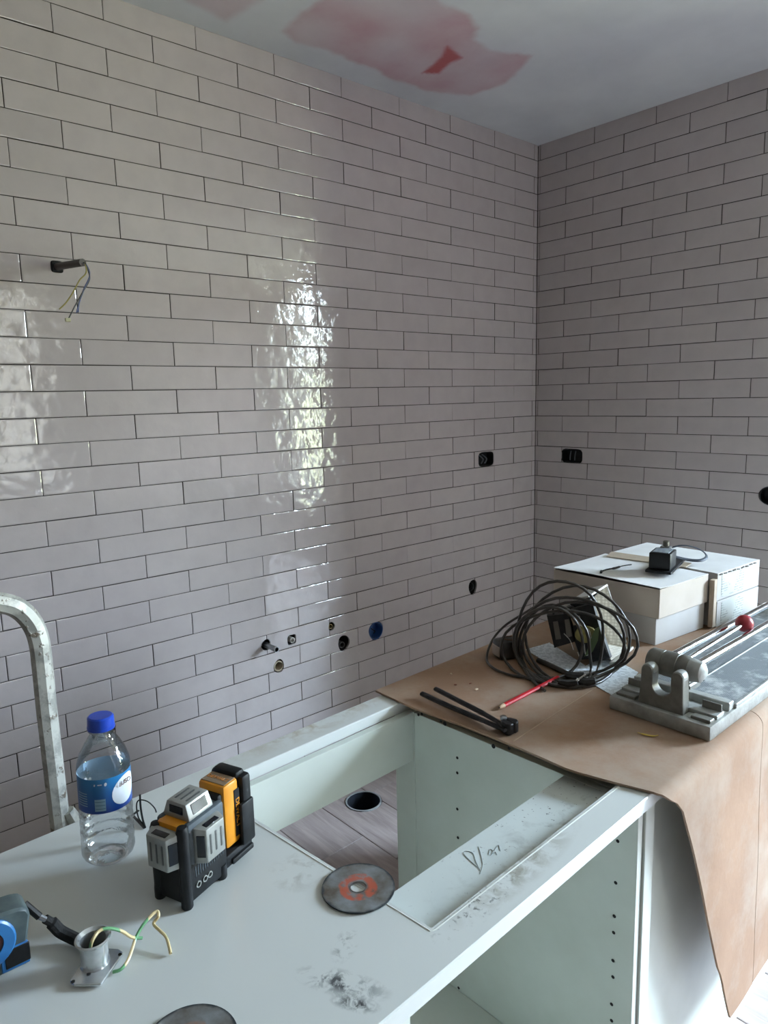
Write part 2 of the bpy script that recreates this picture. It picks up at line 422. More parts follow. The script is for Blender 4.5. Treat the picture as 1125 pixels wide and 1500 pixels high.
t = thing('drain_pipe', 'grey plastic drain pipe ending flush in the wood-look floor', 'pipe', DR)
b = MB(); b.lathe([(.070, -.22), (.070, .003), (.0645, .003), (.0645, -.22)], 40, close=True); b.build('pipe_wall', mat('grey_pipe', (158, 160, 160), .5), t)
b = MB(); b.lathe([(.0638, .0), (.0636, -.215), (0.0001, -.215)], 40); b.f = b.f[:-1] if len(b.f[-1]) > 4 else b.f; b.mi = b.mi[:len(b.f)]; b.f = [f for f in b.f if len(f) == 4]; b.mi = b.mi[:len(b.f)]; b.build('pipe_inside_shade', mat('pipe_inside_shade', (16, 20, 27), .6, col2=(26, 36, 50)), t)  # near-black sleeve paints the shade inside the drain pipe

# ------------------------------------------------------------------ island frame: turned 2.2 degrees, X along, Y towards the tiled wall
TH_I = R(2.2); OI = Vector((-2.1, -1.164, 0)); UI = Vector((math.cos(TH_I), math.sin(TH_I), 0)); VI = Vector((-math.sin(TH_I), math.cos(TH_I), 0))
MI = frame(OI, UI, VI, Vector((0, 0, 1)))
ZT, ZK = .92, .926                                    # counter top, cardboard top
def I(x, y, z=0.0): return OI+UI*x+VI*y+Vector((0, 0, z))
def C(px, py, z=ZT): return on(2, z, px, py)          # pixel -> point on a level plane
def L(p): d = p-OI; return Vector((d.dot(UI), d.dot(VI), p.z))
def CL(px, py, z=ZT): return L(C(px, py, z))
def ithing(name, label, cat, x, y, z, yaw=0, group=None): return thing(name, label, cat, I(x, y, z), TH_I+yaw, group)

# worktop slab with the cut-out
def slab_mat():
    g = N('white_quartz'); v = g.tc.outputs['Object']
    base = g.mix(g.noise(5, 2), lin((216, 219, 215)), lin((206, 209, 205)))
    dust = g.noise(4, 2); base = g.mix(g.math('MULTIPLY', dust, .22), base, lin((176, 176, 170)))
    sx = g.n('SeparateXYZ'); g.l(v, sx.inputs[0])
    def blob(cx, cy, rx, ry, rot, scale, lo, hi, col, amt):
        nonlocal base
        mp_ = g.n('Mapping', vector_type='TEXTURE'); mp_.inputs['Location'].default_value = (cx, cy, ZT); mp_.inputs['Rotation'].default_value = (0, 0, rot); mp_.inputs['Scale'].default_value = (rx, ry, 1)
        g.l(v, mp_.inputs[0]); ln = g.n('VectorMath', operation='LENGTH'); g.l(mp_.outputs[0], ln.inputs[0])
        fall = g.ramp(ln.outputs['Value'], [(.25, 1), (1, 0)]); nz = g.ramp(g.noise(scale, 5, None, .65, .5), [(lo, 0), (hi, 1)])
        base = g.mix(g.math('MULTIPLY', g.math('MULTIPLY', fall, nz), amt), base, lin(col))
    def at(px, py): q = CL(px, py); return q.x, q.y
    blob(*at(500, 1440), .060, .020, R(-62), 60, .46, .60, (70, 72, 74), .95)      # dark smear
    blob(*at(520, 1470), .030, .012, R(-60), 90, .40, .55, (50, 52, 54), .95)
    blob(*at(505, 1385), .030, .016, R(30), 80, .48, .62, (120, 122, 120), .8)
    blob(*at(760, 1270), .16, .035, R(2), 38, .42, .60, (150, 146, 132), .8)       # grime on the front strip
    blob(*at(700, 1320), .10, .03, R(2), 110, .56, .64, (84, 84, 80), .8)
    blob(*at(440, 1275), .05, .05, 0, 45, .5, .68, (165, 163, 155), .7)
    blob(*at(480, 1050), .30, .05, R(2), 30, .40, .62, (178, 168, 152), .9)        # dusty back strip
    g.color(base); g.rough(.27); return g.m
M_SLAB = slab_mat()
SX0, SX1, SF, CX0, CX1, CY0, CY1, TS = -1.35, 1.168, -.589, -.449, .12, -.535, -.058, .022
def slab():
    b = MB(); outer = [(SX0, SF), (SX1, SF), (SX1, 0), (SX0, 0)]; inner = [(CX0+.026, CY0), (CX1, CY0), (CX1, CY1), (CX0-.004, CY1)]
    e = .0015; vs = []
    for z, o_ in ((ZT, e), (ZT-e, 0), (ZT-TS, 0)):
        sg = [(1, 1), (-1, 1), (-1, -1), (1, -1)]
        vs += [(p[0]+o_*s[0], p[1]+o_*s[1], z) for p, s in zip(outer, sg)]+[(p[0]-o_*s[0], p[1]-o_*s[1], z) for p, s in zip(inner, sg)]
    fs = []
    for k in range(4):
        k2 = (k+1) % 4
        fs += [[k, k2, 4+k2, 4+k], [16+k, 20+k, 20+k2, 16+k2]]
        for a, c in ((0, 8), (8, 16)): fs += [[a+k, c+k, c+k2, a+k2], [a+4+k, a+4+k2, c+4+k2, c+4+k]]
    b.add(vs, fs); t = tag(b.build('worktop', M_SLAB, smooth=0, M=MI), 'long white quartz worktop with a rectangular cut-out and dusty smears', 'worktop')
    return t
worktop = slab()
M_BEAD = mat('silicone_bead', (214, 216, 208), .35)
b = MB(); zb = ZT-.0014
b.tube([(CX0-.010, CY1-.02, zb), (CX0+.020, CY0-.004, zb), (CX0+.026, CY0-.006, zb), (.02, CY0-.006, zb)], .0022, 6); b.build('sealant_bead', M_BEAD, worktop)

# open cabinet under the cut-out
def peg(parent, M, r=.0032): q = MB(); q.lathe([(r, 0), (r, .0006), (.0001, .0006)], 12, M); return q.build('peg_hole_shade', M_DARK, parent)  # raised dark disc, painting the shade of a drilled hole
ZB, ZU, PX = .30, ZT-TS-.0005, .022
cab = tag(bpy.data.objects.new('open_cabinet', None), 'open white base cabinet with drilled side panels under the worktop cut-out', 'cabinet'); COL.objects.link(cab); cab.matrix_world = MI
def part(name, parent, m_, *a, bev=.0008, **k): q = MB(); q.box(*a, bev); return q.build(name, m_, parent, smooth=0)
sp = part('side_panel', cab, M_WHITE, PX, PX+.016, -.574, -.078, ZB, ZU)
sl = part('side_panel', cab, M_WHITE, -.516, -.500, -.574, -.02, ZB, ZU)
part('bottom_panel', cab, M_WHITE, -.4995, PX-.0005, -.570, -.02, ZB, ZB+.016)
part('back_rail', cab, M_WHITE, -.4995, PX-.0005, -.075, -.059, .790, ZU)
part('filler_panel', cab, M_WHITE, PX, PX+.016, -.0765, -.019, .02, ZU)
def grime_mat():
    g = N('grimy_melamine'); base = lin((204, 210, 206)); v = g.tc.outputs['Object']
    f = g.ramp(g.noise(22, 5, None, .65, .4), [(.50, 0), (.72, 1)]); sx = g.n('SeparateXYZ'); g.l(v, sx.inputs[0])
    edge = g.ramp(g.math('MULTIPLY_ADD', sx.outputs[1], -1/.075, -.437/.075), [(.15, 0), (.9, 1)])      # thickest along the worktop edge
    far = g.ramp(g.math('MULTIPLY_ADD', sx.outputs[0], 2.2, 1.0), [(.15, .15), (.85, 1)])
    c = g.mix(g.math('MULTIPLY', g.math('MULTIPLY', f, edge), far), base, lin((96, 96, 88)))
    sp_ = g.ramp(g.noise(130, 3, None, .6), [(.66, 0), (.70, 1)]); c = g.mix(g.math('MULTIPLY', g.math('MULTIPLY', sp_, far), .85), c, lin((52, 52, 50)))
    g.color(c); g.rough(.4); return g.m
part('front_rail', cab, grime_mat(), -.4995, PX-.0005, -.570, -.437, ZU-.018, ZU)
for lx in (-.47, -.03):
    for ly in (-.52, -.07): q = MB(); q.lathe([(.016, .0), (.02, .004), (.014, .02), (.014, ZB-.02), (.024, ZB)], 14, Matrix.Translation((lx, ly, 0))); q.build('leg', M_BLACK, cab)
def lonX(X, px, py): d = ray(px, py); t = (X-(CAM-OI).dot(UI))/d.dot(UI); return L(CAM+d*t)
for px, py in ((670,1110),(670,1132),(670,1185),(671,1227),(652,1060),(646,1056),(905,1232),(902,1293),(900,1342),(899,1366),(898,1407),(898,1431),(896,1471),(896,1495),(723,1093),(613,1047),(618,1046),(746,1096),(672,1447)):
    q = lonX(PX, px, py); peg(sp, frame(Vector((PX-.0001, q.y, q.z)), Vector((0, 1, 0)), Vector((0, 0, 1)), Vector((-1, 0, 0))), .0045 if (px, py) in ((652,1060),(723,1093)) else .0030)
# neighbours
def closed_cab(label, x0, x1, yf, px_):
    t = tag(bpy.data.objects.new('closed_cabinet', None), label, 'cabinet'); COL.objects.link(t); t.matrix_world = MI
    for a in ((x0, x0+.016), (x1-.016, x1)): part('side_panel', t, M_WHITE, a[0], a[1], yf+.018, -.02, .10, ZU)
    part('back_panel', t, M_WHITE, x0+.0165, x1-.0165, -.036, -.02, .10, ZU); part('bottom_panel', t, M_WHITE, x0+.0165, x1-.0165, yf+.018, -.037, .10, .116)
    n = max(1, round((x1-x0)/.6)); wd = (x1-x0)/n
    for k in range(n): part('door', t, M_WHITE, x0+k*wd+.001, x0+(k+1)*wd-.001, yf, yf+.0175, .12, ZU-.004)
    part('plinth', t, M_WHITE, x0, x1, yf+.06, yf+.076, 0, .10)
    return t
closed_cab('closed white base cabinet under the laser level and the water bottle', -1.30, -.5165, -.578, 0)
rc = closed_cab('closed white base cabinet half hidden behind the hanging cardboard', .072, 1.150, -.560, 0)
part('filler_strip', rc, M_WHITE, PX+.0185, .0705, -.578, -.30, .10, ZU)

# handwriting in pencil on the front rail
M_PENCILLINE = mat('pencil_line', (150, 156, 156), .8)
zr = ZU+.0004
def stroke(parent, pts, r=.0006, z=zr): 
    q = MB(); q.tube(smoothpath([L(C(x, y, z)) for x, y in pts], 5), r, 4); return q
for pts in ([(703,1273),(690,1262),(679,1250),(683,1247),(693,1250),(697,1262),(703,1275)], [(701,1240),(707,1265),(703,1280)], [(716,1252),(718,1244),(722,1247),(719,1253),(725,1248),(728,1252)], [(724,1246),(730,1238),(733,1246)]):
    q = MB(); q.tube(smoothpath([L(C(x, y, zr)) for x, y in pts], 5), .00042, 4); q.build('pencil_stroke', M_PENCILLINE, cab)

# ------------------------------------------------------------------ cardboard sheets over the worktop
def card_mat():
    g = N('cardboard'); 
    base = g.mix(g.ramp(g.noise(6, 4), [(.3, 0), (.7, 1)]), lin((154, 122, 96)), lin((138, 106, 82)))
    fib = g.ramp(g.noise(160, 2), [(.3, 0), (.8, 1)]); base = g.mix(g.math('MULTIPLY', fib, .18), base, lin((126, 98, 77)))
    dust = g.ramp(g.noise(4.5, 6, None, .68), [(.44, 0), (.72, 1)]); base = g.mix(g.math('MULTIPLY', dust, .55), base, lin((168, 158, 144)))
    g.color(base); g.rough(.85); g.bump(g.noise(30, 3), .0008); return g.m
M_CARD = card_mat()
def card(name, label, left, right, lift, zend, YB=.017):
    """profile: flat top, bend over the front edge, hang; left/right are X limits along the profile"""
    prof = []; n1 = 26
    for i in range(n1+1): prof.append((YB+(-.592-YB)*i/n1, ZK+lift))
    rr = .022
    for i in range(1, 7):
        a = i/6*R(84); prof.append((-.592-rr*math.sin(a), ZK+lift-rr*(1-math.cos(a))))
    y, z = prof[-1]; n2 = 22
    for i in range(1, n2+1):
        t = i/n2; zz = z+(zend-z)*t; prof.append((y-.012*t-.0015*math.exp(-((t-.03)/.012)**2), zz))
    b = MB(); nx = 30; T = .004; k = len(prof)
    for sd in (0, 1):
        for i, (y, z) in enumerate(prof):
            y2, z2 = prof[min(i+1, k-1)]; y1, z1 = prof[max(i-1, 0)]; d = Vector((y2-y1, z2-z1)).normalized(); nrm = Vector((d.y, -d.x))
            for j in range(nx+1):
                x0 = left(y, z); x1 = right(y, z); x = x0+(x1-x0)*j/nx
                wv = .0016*noise.noise(Vector((x*7, y*7+z*5, lift*900))) if z < ZK-.03 else .0008*abs(noise.noise(Vector((x*9, y*9, 2))))
                off = (T if sd else 0)
                b.v.append((x, y+nrm.x*(off-0)+(wv*2 if z < ZK-.03 else 0), z+nrm.y*off+(wv if z >= ZK-.03 else 0)))
    m1 = k*(nx+1)
    idx = lambda s, i, j: s*m1+i*(nx+1)+j
    F = []
    for i in range(k-1):
        for j in range(nx):
            F += [[idx(0, i, j), idx(0, i+1, j), idx(0, i+1, j+1), idx(0, i, j+1)], [idx(1, i, j), idx(1, i, j+1), idx(1, i+1, j+1), idx(1, i+1, j)]]
        F += [[idx(0, i, 0), idx(1, i, 0), idx(1, i+1, 0), idx(0, i+1, 0)], [idx(0, i, nx), idx(0, i+1, nx), idx(1, i+1, nx), idx(1, i, nx)]]
    for j in range(nx): F += [[idx(0, 0, j), idx(0, 0, j+1), idx(1, 0, j+1), idx(1, 0, j)], [idx(0, k-1, j), idx(1, k-1, j), idx(1, k-1, j+1), idx(0, k-1, j+1)]]
    b.f = F; b.mi = [0]*len(F)
    return tag(b.build(name, M_CARD, smooth=40, M=MI), label, 'cardboard')
def interp(v, tab):
    for (a, fa), (c, fc) in zip(tab, tab[1:]):
        if (a-v)*(c-v) <= 0: return fa+(fc-fa)*(v-a)/(c-a) if c != a else fa
    return tab[0][1] if abs(v-tab[0][0]) < abs(v-tab[-1][0]) else tab[-1][1]
def left1(y, z):
    if y > -.601: return interp(y, [(.02, .001), (-.105, -.006), (-.228, .004), (-.35, .005), (-.463, .0), (-.537, .017), (-.575, .027), (-.60, .034), (-.612, .040)])
    return interp(z, [(.93, .034), (.921, .036), (.912, .046), (.90, .066), (.882, .086), (.807, .122), (.664, .181), (.499, .248), (.461, .272), (.343, .320)])
ZK -= .0045
card('cardboard_sheet', 'brown cardboard sheet over the worktop with its slanted end hanging down in front', left1, lambda y, z: .436, 0, .343)
card('cardboard_sheet', 'dusty cardboard sheet under the tile boxes and the tile cutter rails', lambda y, z: .438, lambda y, z: 1.160, .0, .345)
ZK += .0045

q = MB(); q.tube([L(C(x, y, ZK)) for x, y in ((752, 1086), (800, 1054), (893, 994))], .0011, 6, flat=.35, ref=(0, 0, 1)); q.build('fold_crease', mat('crease_paper', (178, 150, 124), .9), bpy.data.objects['cardboard_sheet'])

# ------------------------------------------------------------------ things in the wall openings
def wallM(x, z, y=0.0): return frame(Vector((x, y, z)), Vector((1, 0, 0)), Vector((0, 0, 1)), Vector((0, -1, 0)))     # +z out of the left wall
def wallR(y, z, x=0.0): return frame(Vector((x, y, z)), Vector((0, -1, 0)), Vector((0, 0, 1)), Vector((-1, 0, 0)))
def cup(name, label, M, r, depth, m_, n=30):
    t = thing(name, label, 'junction box', M.translation)
    T = Matrix.Translation(-M.translation) @ M
    b = MB(); b.lathe([(r, -depth), (r, .001), (r-.003, .001), (r-.003, -depth+.003), (.0001, -depth+.003)], n, T); b.build('cup', m_, t); return t, T
M_BLUE = mat('blue_box_plastic', (44, 84, 140), .45, col2=(34, 66, 116))
t, T = cup('junction_box', 'round blue junction box set low in the tiled wall', wallM(-1.117, .551), .0385, .045, M_BLUE)
b = MB(); b.tube([T @ Vector(p) for p in ((-.012, .02, -.04), (-.006, .004, -.02), (.006, -.006, -.014), (.012, -.022, -.03))], .0022, 6); b.build('wire', M_BLACK, t)
t, T = cup('junction_box', 'dark round junction box in the tiled wall behind the tile cutter', wallR(-1.150, 1.120), .0365, .045, M_BLACK)
def rect_box(label, M, hu, hz):
    t = thing('socket_box', label, 'junction box', M.translation); T = Matrix.Translation(-M.translation) @ M
    b = MB(); n = 28
    def ring(q, z): return [T @ Vector((math.cos(2*math.pi*j/n)*hu*q/max(abs(math.cos(2*math.pi*j/n))**5+abs(math.sin(2*math.pi*j/n))**5, 1e-9)**.2, math.sin(2*math.pi*j/n)*hz*q/max(abs(math.cos(2*math.pi*j/n))**5+abs(math.sin(2*math.pi*j/n))**5, 1e-9)**.2, z)) for j in range(n)]
    v = ring(.97, -.045)+ring(.97, -.002)+ring(.92, -.002)+ring(.92, -.042); f = []
    for a in range(3):
        for j in range(n): f.append([a*n+j, a*n+(j+1) % n, (a+1)*n+(j+1) % n, (a+1)*n+j])
    f.append([3*n+j for j in range(n)]); b.add(v, f); b.build('housing', M_BLACK, t)
    for k, x in enumerate((-.4, 0.05)):
        q = MB(); q.tube(smoothpath([T @ Vector((x*hu, hz*.6, -.03)), T @ Vector((x*hu+.01, 0, -.008)), T @ Vector((x*hu+.004, -hz*.6, -.016))]), .003, 6); q.build('cable', mat('grey_cable', (96, 100, 108), .5), t)
    return t
rect_box('black double socket box near the corner in the wall with pipe holes', wallM(-.388, 1.241), .058, .0355)
rect_box('black double socket box near the corner in the wall behind tile boxes', wallR(-.222, 1.238), .061, .036)
def pipe(label, M, r, out, m_, inner=True, name='pipe_end', bend=(0, 0)):
    t = thing(name, label, 'pipe', M.translation); T = Matrix.Translation(-M.translation) @ M
    b = MB(); b.lathe([(r, -.05), (r, out), (r*.8, out), (r*.8, -.05)], 22, T, close=True); b.build('pipe_wall', m_, t)
    b = MB(); b.lathe([(r*.8, -.045), (.0001, -.045)], 18, T); b.build('bore', M_DARK, t); return t
M_GP = MATS['grey_pipe']
pipe('dark conduit end in the round hole beside the blue junction box', wallM(-1.300, .532), .014, -.006, mat('dark_conduit', (64, 60, 58), .6))
pipe('small brass pipe end in the smallest wall hole', wallM(-1.357, .626), .010, -.004, mat('brass', (150, 128, 92), .35, .9))
pipe('white pipe end in the small square wall hole', wallM(-1.549, .617), .011, .002, mat('white_pipe', (206, 202, 194), .5))
pipe('cream drain pipe end in the lowest round wall hole', wallM(-1.613, .526), .021, -.006, mat('cream_pipe', (186, 172, 150), .5))
pipe('steel pipe stub sticking out of the wall among the pipe holes', wallM(-1.668, .627), .0105, .072, M_STEEL, name='pipe_stub')
t = thing('cable_tail', 'dark cable tail in the oval wall hole behind the cable coil', 'cable', Vector((-.489, 0, .622)))
b = MB(); b.tube(smoothpath([(.0, .05, .02), (.004, .012, .012), (0, .004, -.006), (-.006, .03, -.026)]), .007, 8); b.build('cable', M_BLACK, t)
t = thing('cable_tail', 'reddish cable end in the wall hole behind the bottle cap', 'cable', Vector((-2.298, 0, .500)))
b = MB(); b.tube(smoothpath([(.0, .05, .0), (.008, .01, .014), (.022, -.002, .016), (.03, .03, .004)]), .0055, 8); b.build('cable', mat('red_brown_cable', (120, 72, 62), .5), t)
# conduit with loose wires
t = thing('wall_conduit', 'dark conduit stub with loose wires sticking out high on the tiled wall', 'conduit', Vector((-2.308, 0, 1.949)))
M_COND = mat('grey_conduit', (74, 66, 62), .55)
b = MB(); b.tube([(0, .05, 0), (.0, .0, 0), (.022, -.150, -.008)], .0105, 12, cap=True); b.build('tube', M_COND, t)
b = MB(); b.box(-.016, .016, -.004, .03, -.015, .015, .002); b.build('sleeve', M_BLACK, t)
tip = Vector((.022, -.150, -.008)); base = t.location.copy()
def wpt(px, py, y): return on(1, y, px, py)-base
for nm, colr, pts, r in (('blue_wire', (38, 52, 104), [(130,395),(131,405),(125,420),(117,440),(112,458)], .0018), ('blue_wire', (52, 66, 120), [(131,397),(130,408),(122,425),(116,445),(115,457)], .0016),
                      ('black_wire', (26, 26, 32), [(129,396),(131,410),(120,430),(109,450),(101,466)], .0019), ('yellow_wire', (150, 140, 70), [(126,400),(117,410),(107,428),(97,443),(87,453)], .0018)):
    q = MB(); q.tube(smoothpath([tip+Vector((0, .01, 0)), tip+Vector((.004, -.006, -.003))]+[wpt(x, y, -.155) for x, y in pts]), r, 6); q.build(nm, mat(nm+str(colr[0]), colr, .45), t)
q = MB(); p = wpt(100, 468, -.155); q.box(p.x-.008, p.x+.006, p.y-.004, p.y+.004, p.z-.006, p.z+.004, .001); q.build('connector', mat('clear_connector', (190, 186, 150), .4), t)

# ------------------------------------------------------------------ ladder behind the worktop
def ladder():
    g = N('splashed_aluminium')
    f = g.ramp(g.noise(28, 5, None, .65), [(.42, 0), (.55, 1)]); f2 = g.ramp(g.noise(55, 4, None, .6), [(.60, 0), (.68, 1)])
    c = g.mix(f, lin((168, 168, 162)), lin((206, 206, 198))); c = g.mix(g.math('MULTIPLY', f2, .85), c, lin((120, 104, 86)))
    rs = g.ramp(g.noise(12, 2), [(.66, 0), (.72, 1)]); c = g.mix(g.math('MULTIPLY', rs, .8), c, lin((168, 98, 66)))
    g.color(c); g.rough(.45); g.b.inputs['Metallic'].default_value = .35; g.bump(f2, .001); A = g.m
    Y = -.90
    P0 = on(1, Y, 88, 1205); P1 = on(1, Y, 58, 955); top = on(1, Y, 10, 888)
    t = thing('step_ladder', 'paint-splashed aluminium step ladder standing between worktop and tiled wall', 'ladder', Vector((P0.x, Y, 0)))
    o = t.location
    d = (P0-P1); foot = P0+d*(P0.z/(-d.z))
    W_ = .42
    bend = [on(1, Y, *p)-o for p in ((68, 1035), (61, 965), (57, 938), (50, 918), (39, 902), (24, 890), (6, 884), (-20, 881))]
    tl = Vector((foot.x-W_+.03, Y, bend[-1].z+o.z))-o
    q = MB(); q.tube([foot-o, P0-o]+smoothpath(bend, 4)+[tl], .0185, 8, flat=.8, ref=(0, 1, 0)); q.build('stile', A, t)
    sh = Vector((-W_, 0, 0))
    q = MB(); q.tube([foot-o+sh, P1-o+sh+Vector((0, 0, .03)), tl], .0185, 8, flat=.8, ref=(0, 1, 0)); q.build('stile', A, t)
    for z in (.20, .40, .60):
        a = foot+(P1-foot)*(z/P1.z)-o; q = MB(); q.box(a.x-W_+.016, a.x-.016, a.y-.05, a.y+.05, z-.012, z+.012, .003); q.build('step', A, t)
    q = MB(); q.tube([P0-o+Vector((.014, -.006, .022)), P0-o+Vector((.026, -.006, -.012)), P0-o+Vector((.03, -.004, -.05))], [.012, .016, .016], 8); q.build('hinge_bracket', A, t)
    for s_ in (0, -W_):
        q = MB(); q.tube([P0-o+Vector((s_+.02, .01, -.05)), Vector((foot.x+s_+.06, Y+.42, .016))-o], .013, 8); q.build('rear_leg', A, t)
ladder()

# ------------------------------------------------------------------ water bottle
def bottle():
    c = CL(160, 1252); t = ithing('water_bottle', 'clear plastic water bottle with blue cap and blue label', 'bottle', c.x, c.y, ZT+.0004)
    t.rotation_euler = (R(0), R(1.5), TH_I)
    g = N('clear_plastic'); tr = g.n('BsdfTransparent'); tr.inputs[0].default_value = (.96, .98, 1, 1); gl = g.n('BsdfGlossy'); gl.inputs['Roughness'].default_value = .04
    lw = g.n('LayerWeight'); lw.inputs[0].default_value = .28; mx = g.n('MixShader'); nz = g.noise(70, 2, None, .5, .5)
    bp = g.n('Bump'); bp.inputs['Distance'].default_value = .0016; g.l(nz, bp.inputs['Height']); g.l(bp.outputs[0], gl.inputs['Normal']); g.l(bp.outputs[0], lw.inputs['Normal'])
    g.l(g.math('MULTIPLY_ADD', lw.outputs['Fresnel'], .7, .06), mx.inputs[0]); g.l(tr.outputs[0], mx.inputs[1]); g.l(gl.outputs[0], mx.inputs[2]); g.l(mx.outputs[0], g.o.inputs[0]); PL = g.m
    rb = .0355; prof = [(.0001, .008), (.014, .005), (.022, 0), (.028, .001), (rb-.001, .008)]
    z = .012
    for k in range(5):
        prof += [(rb, z), (rb, z+.006), (rb-.0018, z+.009), (rb-.0018, z+.011)]; z += .0135
    prof += [(rb, z), (rb, z+.002), (rb-.0012, z+.004), (rb-.0012, .132), (rb, .135), (rb-.001, .143), (rb-.005, .156), (rb-.012, .169), (.0180, .178), (.0150, .182), (.0150, .186), (.0175, .187), (.0175, .188), (.0148, .189), (.0148, .199)]
    b = MB(); n = 40; base = len(b.v); b.lathe(prof, n)
    # lengthwise facets in the lower ribs
    b.v = [((x*(1-.02*max(0, math.cos(10*math.atan2(y, x)))), y*(1-.02*max(0, math.cos(10*math.atan2(y, x)))), zz) if zz < .09 else (x, y, zz)) for x, y, zz in b.v]
    b.f = b.f[:-1]; b.mi = b.mi[:-1]; b.build('body', PL, t, smooth=50)
    z0, z1, rl = .082, .131, rb-.0004
    def lab(uv): return uv
    g = N('bottle_label'); sx = g.n('SeparateXYZ'); g.l(g.tc.outputs['Object'], sx.inputs[0])
    g.color(g.mix(g.ramp(g.math('MULTIPLY_ADD', sx.outputs[2], 1/(z1-z0), -z0/(z1-z0)), [(0, 0), (1, 1)]), lin((30, 66, 150)), lin((44, 122, 178)))); g.rough(.3)
    fc = g.n('NewGeometry'); outer = g.b.inputs['Base Color'].links[0].from_socket; g.color(g.mix(fc.outputs['Backfacing'], outer, lin((176, 204, 222))))
    b = MB(); b.lathe([(rl, z0), (rl, z1)], 48); b.f = b.f[:-2]; b.mi = b.mi[:-2]; lb = b.build('label', g.m, t, smooth=60); lb.data.flip_normals() if lb.data.polygons[0].normal.dot(lb.data.polygons[0].center-Vector((0, 0, lb.data.polygons[0].center.z))) < 0 else None
    dirc = math.atan2((CAM-t.location).dot(VI), (CAM-t.location).dot(UI))          # label detail round the visible side
    def patch(name, a0, a1, zz0, zz1, m_, r_, shape='r', n=14):
        q = MB(); vs = []
        if shape == 'r':
            for i in range(n+1):
                a = dirc+a0+(a1-a0)*i/n
                for zz in (zz0, zz1): vs.append((r_*math.cos(a), r_*math.sin(a), zz))
            q.add(vs, [[2*i, 2*i+2, 2*i+3, 2*i+1] for i in range(n)])
        else:
            ca, cz = (a0+a1)/2, (zz0+zz1)/2; k = 5; m2 = 24; vs.append((r_*math.cos(dirc+ca), r_*math.sin(dirc+ca), cz)); fs = []
            for s_ in range(1, k+1):
                for j in range(m2):
                    th = 2*math.pi*j/m2; uu = math.cos(th)*.5*s_/k; vv = math.sin(th)*.5*s_/k+.18*uu
                    a = dirc+ca+(a1-a0)*uu; vs.append((r_*math.cos(a), r_*math.sin(a), cz+(zz1-zz0)*vv))
            for j in range(m2): fs.append([0, 1+j, 1+(j+1) % m2])
            for s_ in range(k-1):
                for j in range(m2): fs.append([1+s_*m2+j, 1+(s_+1)*m2+j, 1+(s_+1)*m2+(j+1) % m2, 1+s_*m2+(j+1) % m2])
            q.add(vs, fs)
        return q.build(name, m_, lb, smooth=60)
    MW = mat('label_white', (236, 240, 244), .35, col2=(222, 228, 238)); MP = mat('label_pale', (150, 186, 206), .4)
    patch('white_oval', .22, 1.42, z0+.006, z1-.003, MW, rl+.0004, 'o')
    patch('barcode', -.42, -.02, z0+.004, z0+.021, MP, rl+.0004)
    for k in range(3): patch('barcode_line', -.40, -.04, z0+.007+k*.005, z0+.0078+k*.005, mat('label_teal', (70, 116, 140), .4), rl+.0006)
    for k in range(6): patch('print_line', -1.2, -.72, z0+.010+k*.0035, z0+.0112+k*.0035, MP, rl+.0004, n=6)
    patch('emblem', -.04, .06, z1-.010, z1-.005, MW, rl+.0004, 'o'); patch('emblem', -.42, -.36, z1-.009, z1-.006, MW, rl+.0004, 'o'); patch('print_line', -.28, -.12, z1-.008, z1-.0066, MW, rl+.0004, n=4)
    a = dirc+.78; rr_ = rl+.0010; M_ = frame(Vector((rr_*math.cos(a), rr_*math.sin(a), z1-.0135)), Vector((-math.sin(a), math.cos(a), 0)), Vector((0, 0, 1)), Vector((math.cos(a), math.sin(a), 0)))
    text('brand_lettering', 'LUSO', .0090, M_, mat('label_brown', (120, 84, 70), .5), lb, .0002)
    b = MB(); prof = [(.0001, .2075), (.0150, .2075), (.0170, .2058), (.0175, .1935), (.0180, .1932), (.0180, .1895), (.0175, .1892)]
    b.lathe(prof, 48); b.v = [(x*(1+.012*(j % 2)), y*(1+.012*(j % 2)), z) for j, (x, y, z) in enumerate(b.v)]; b.f = b.f[:-1]; b.mi = b.mi[:-1]
    b.build('cap', mat('blue_cap', (28, 74, 190), .32, col2=(22, 62, 170)), t, smooth=40)
bottle()

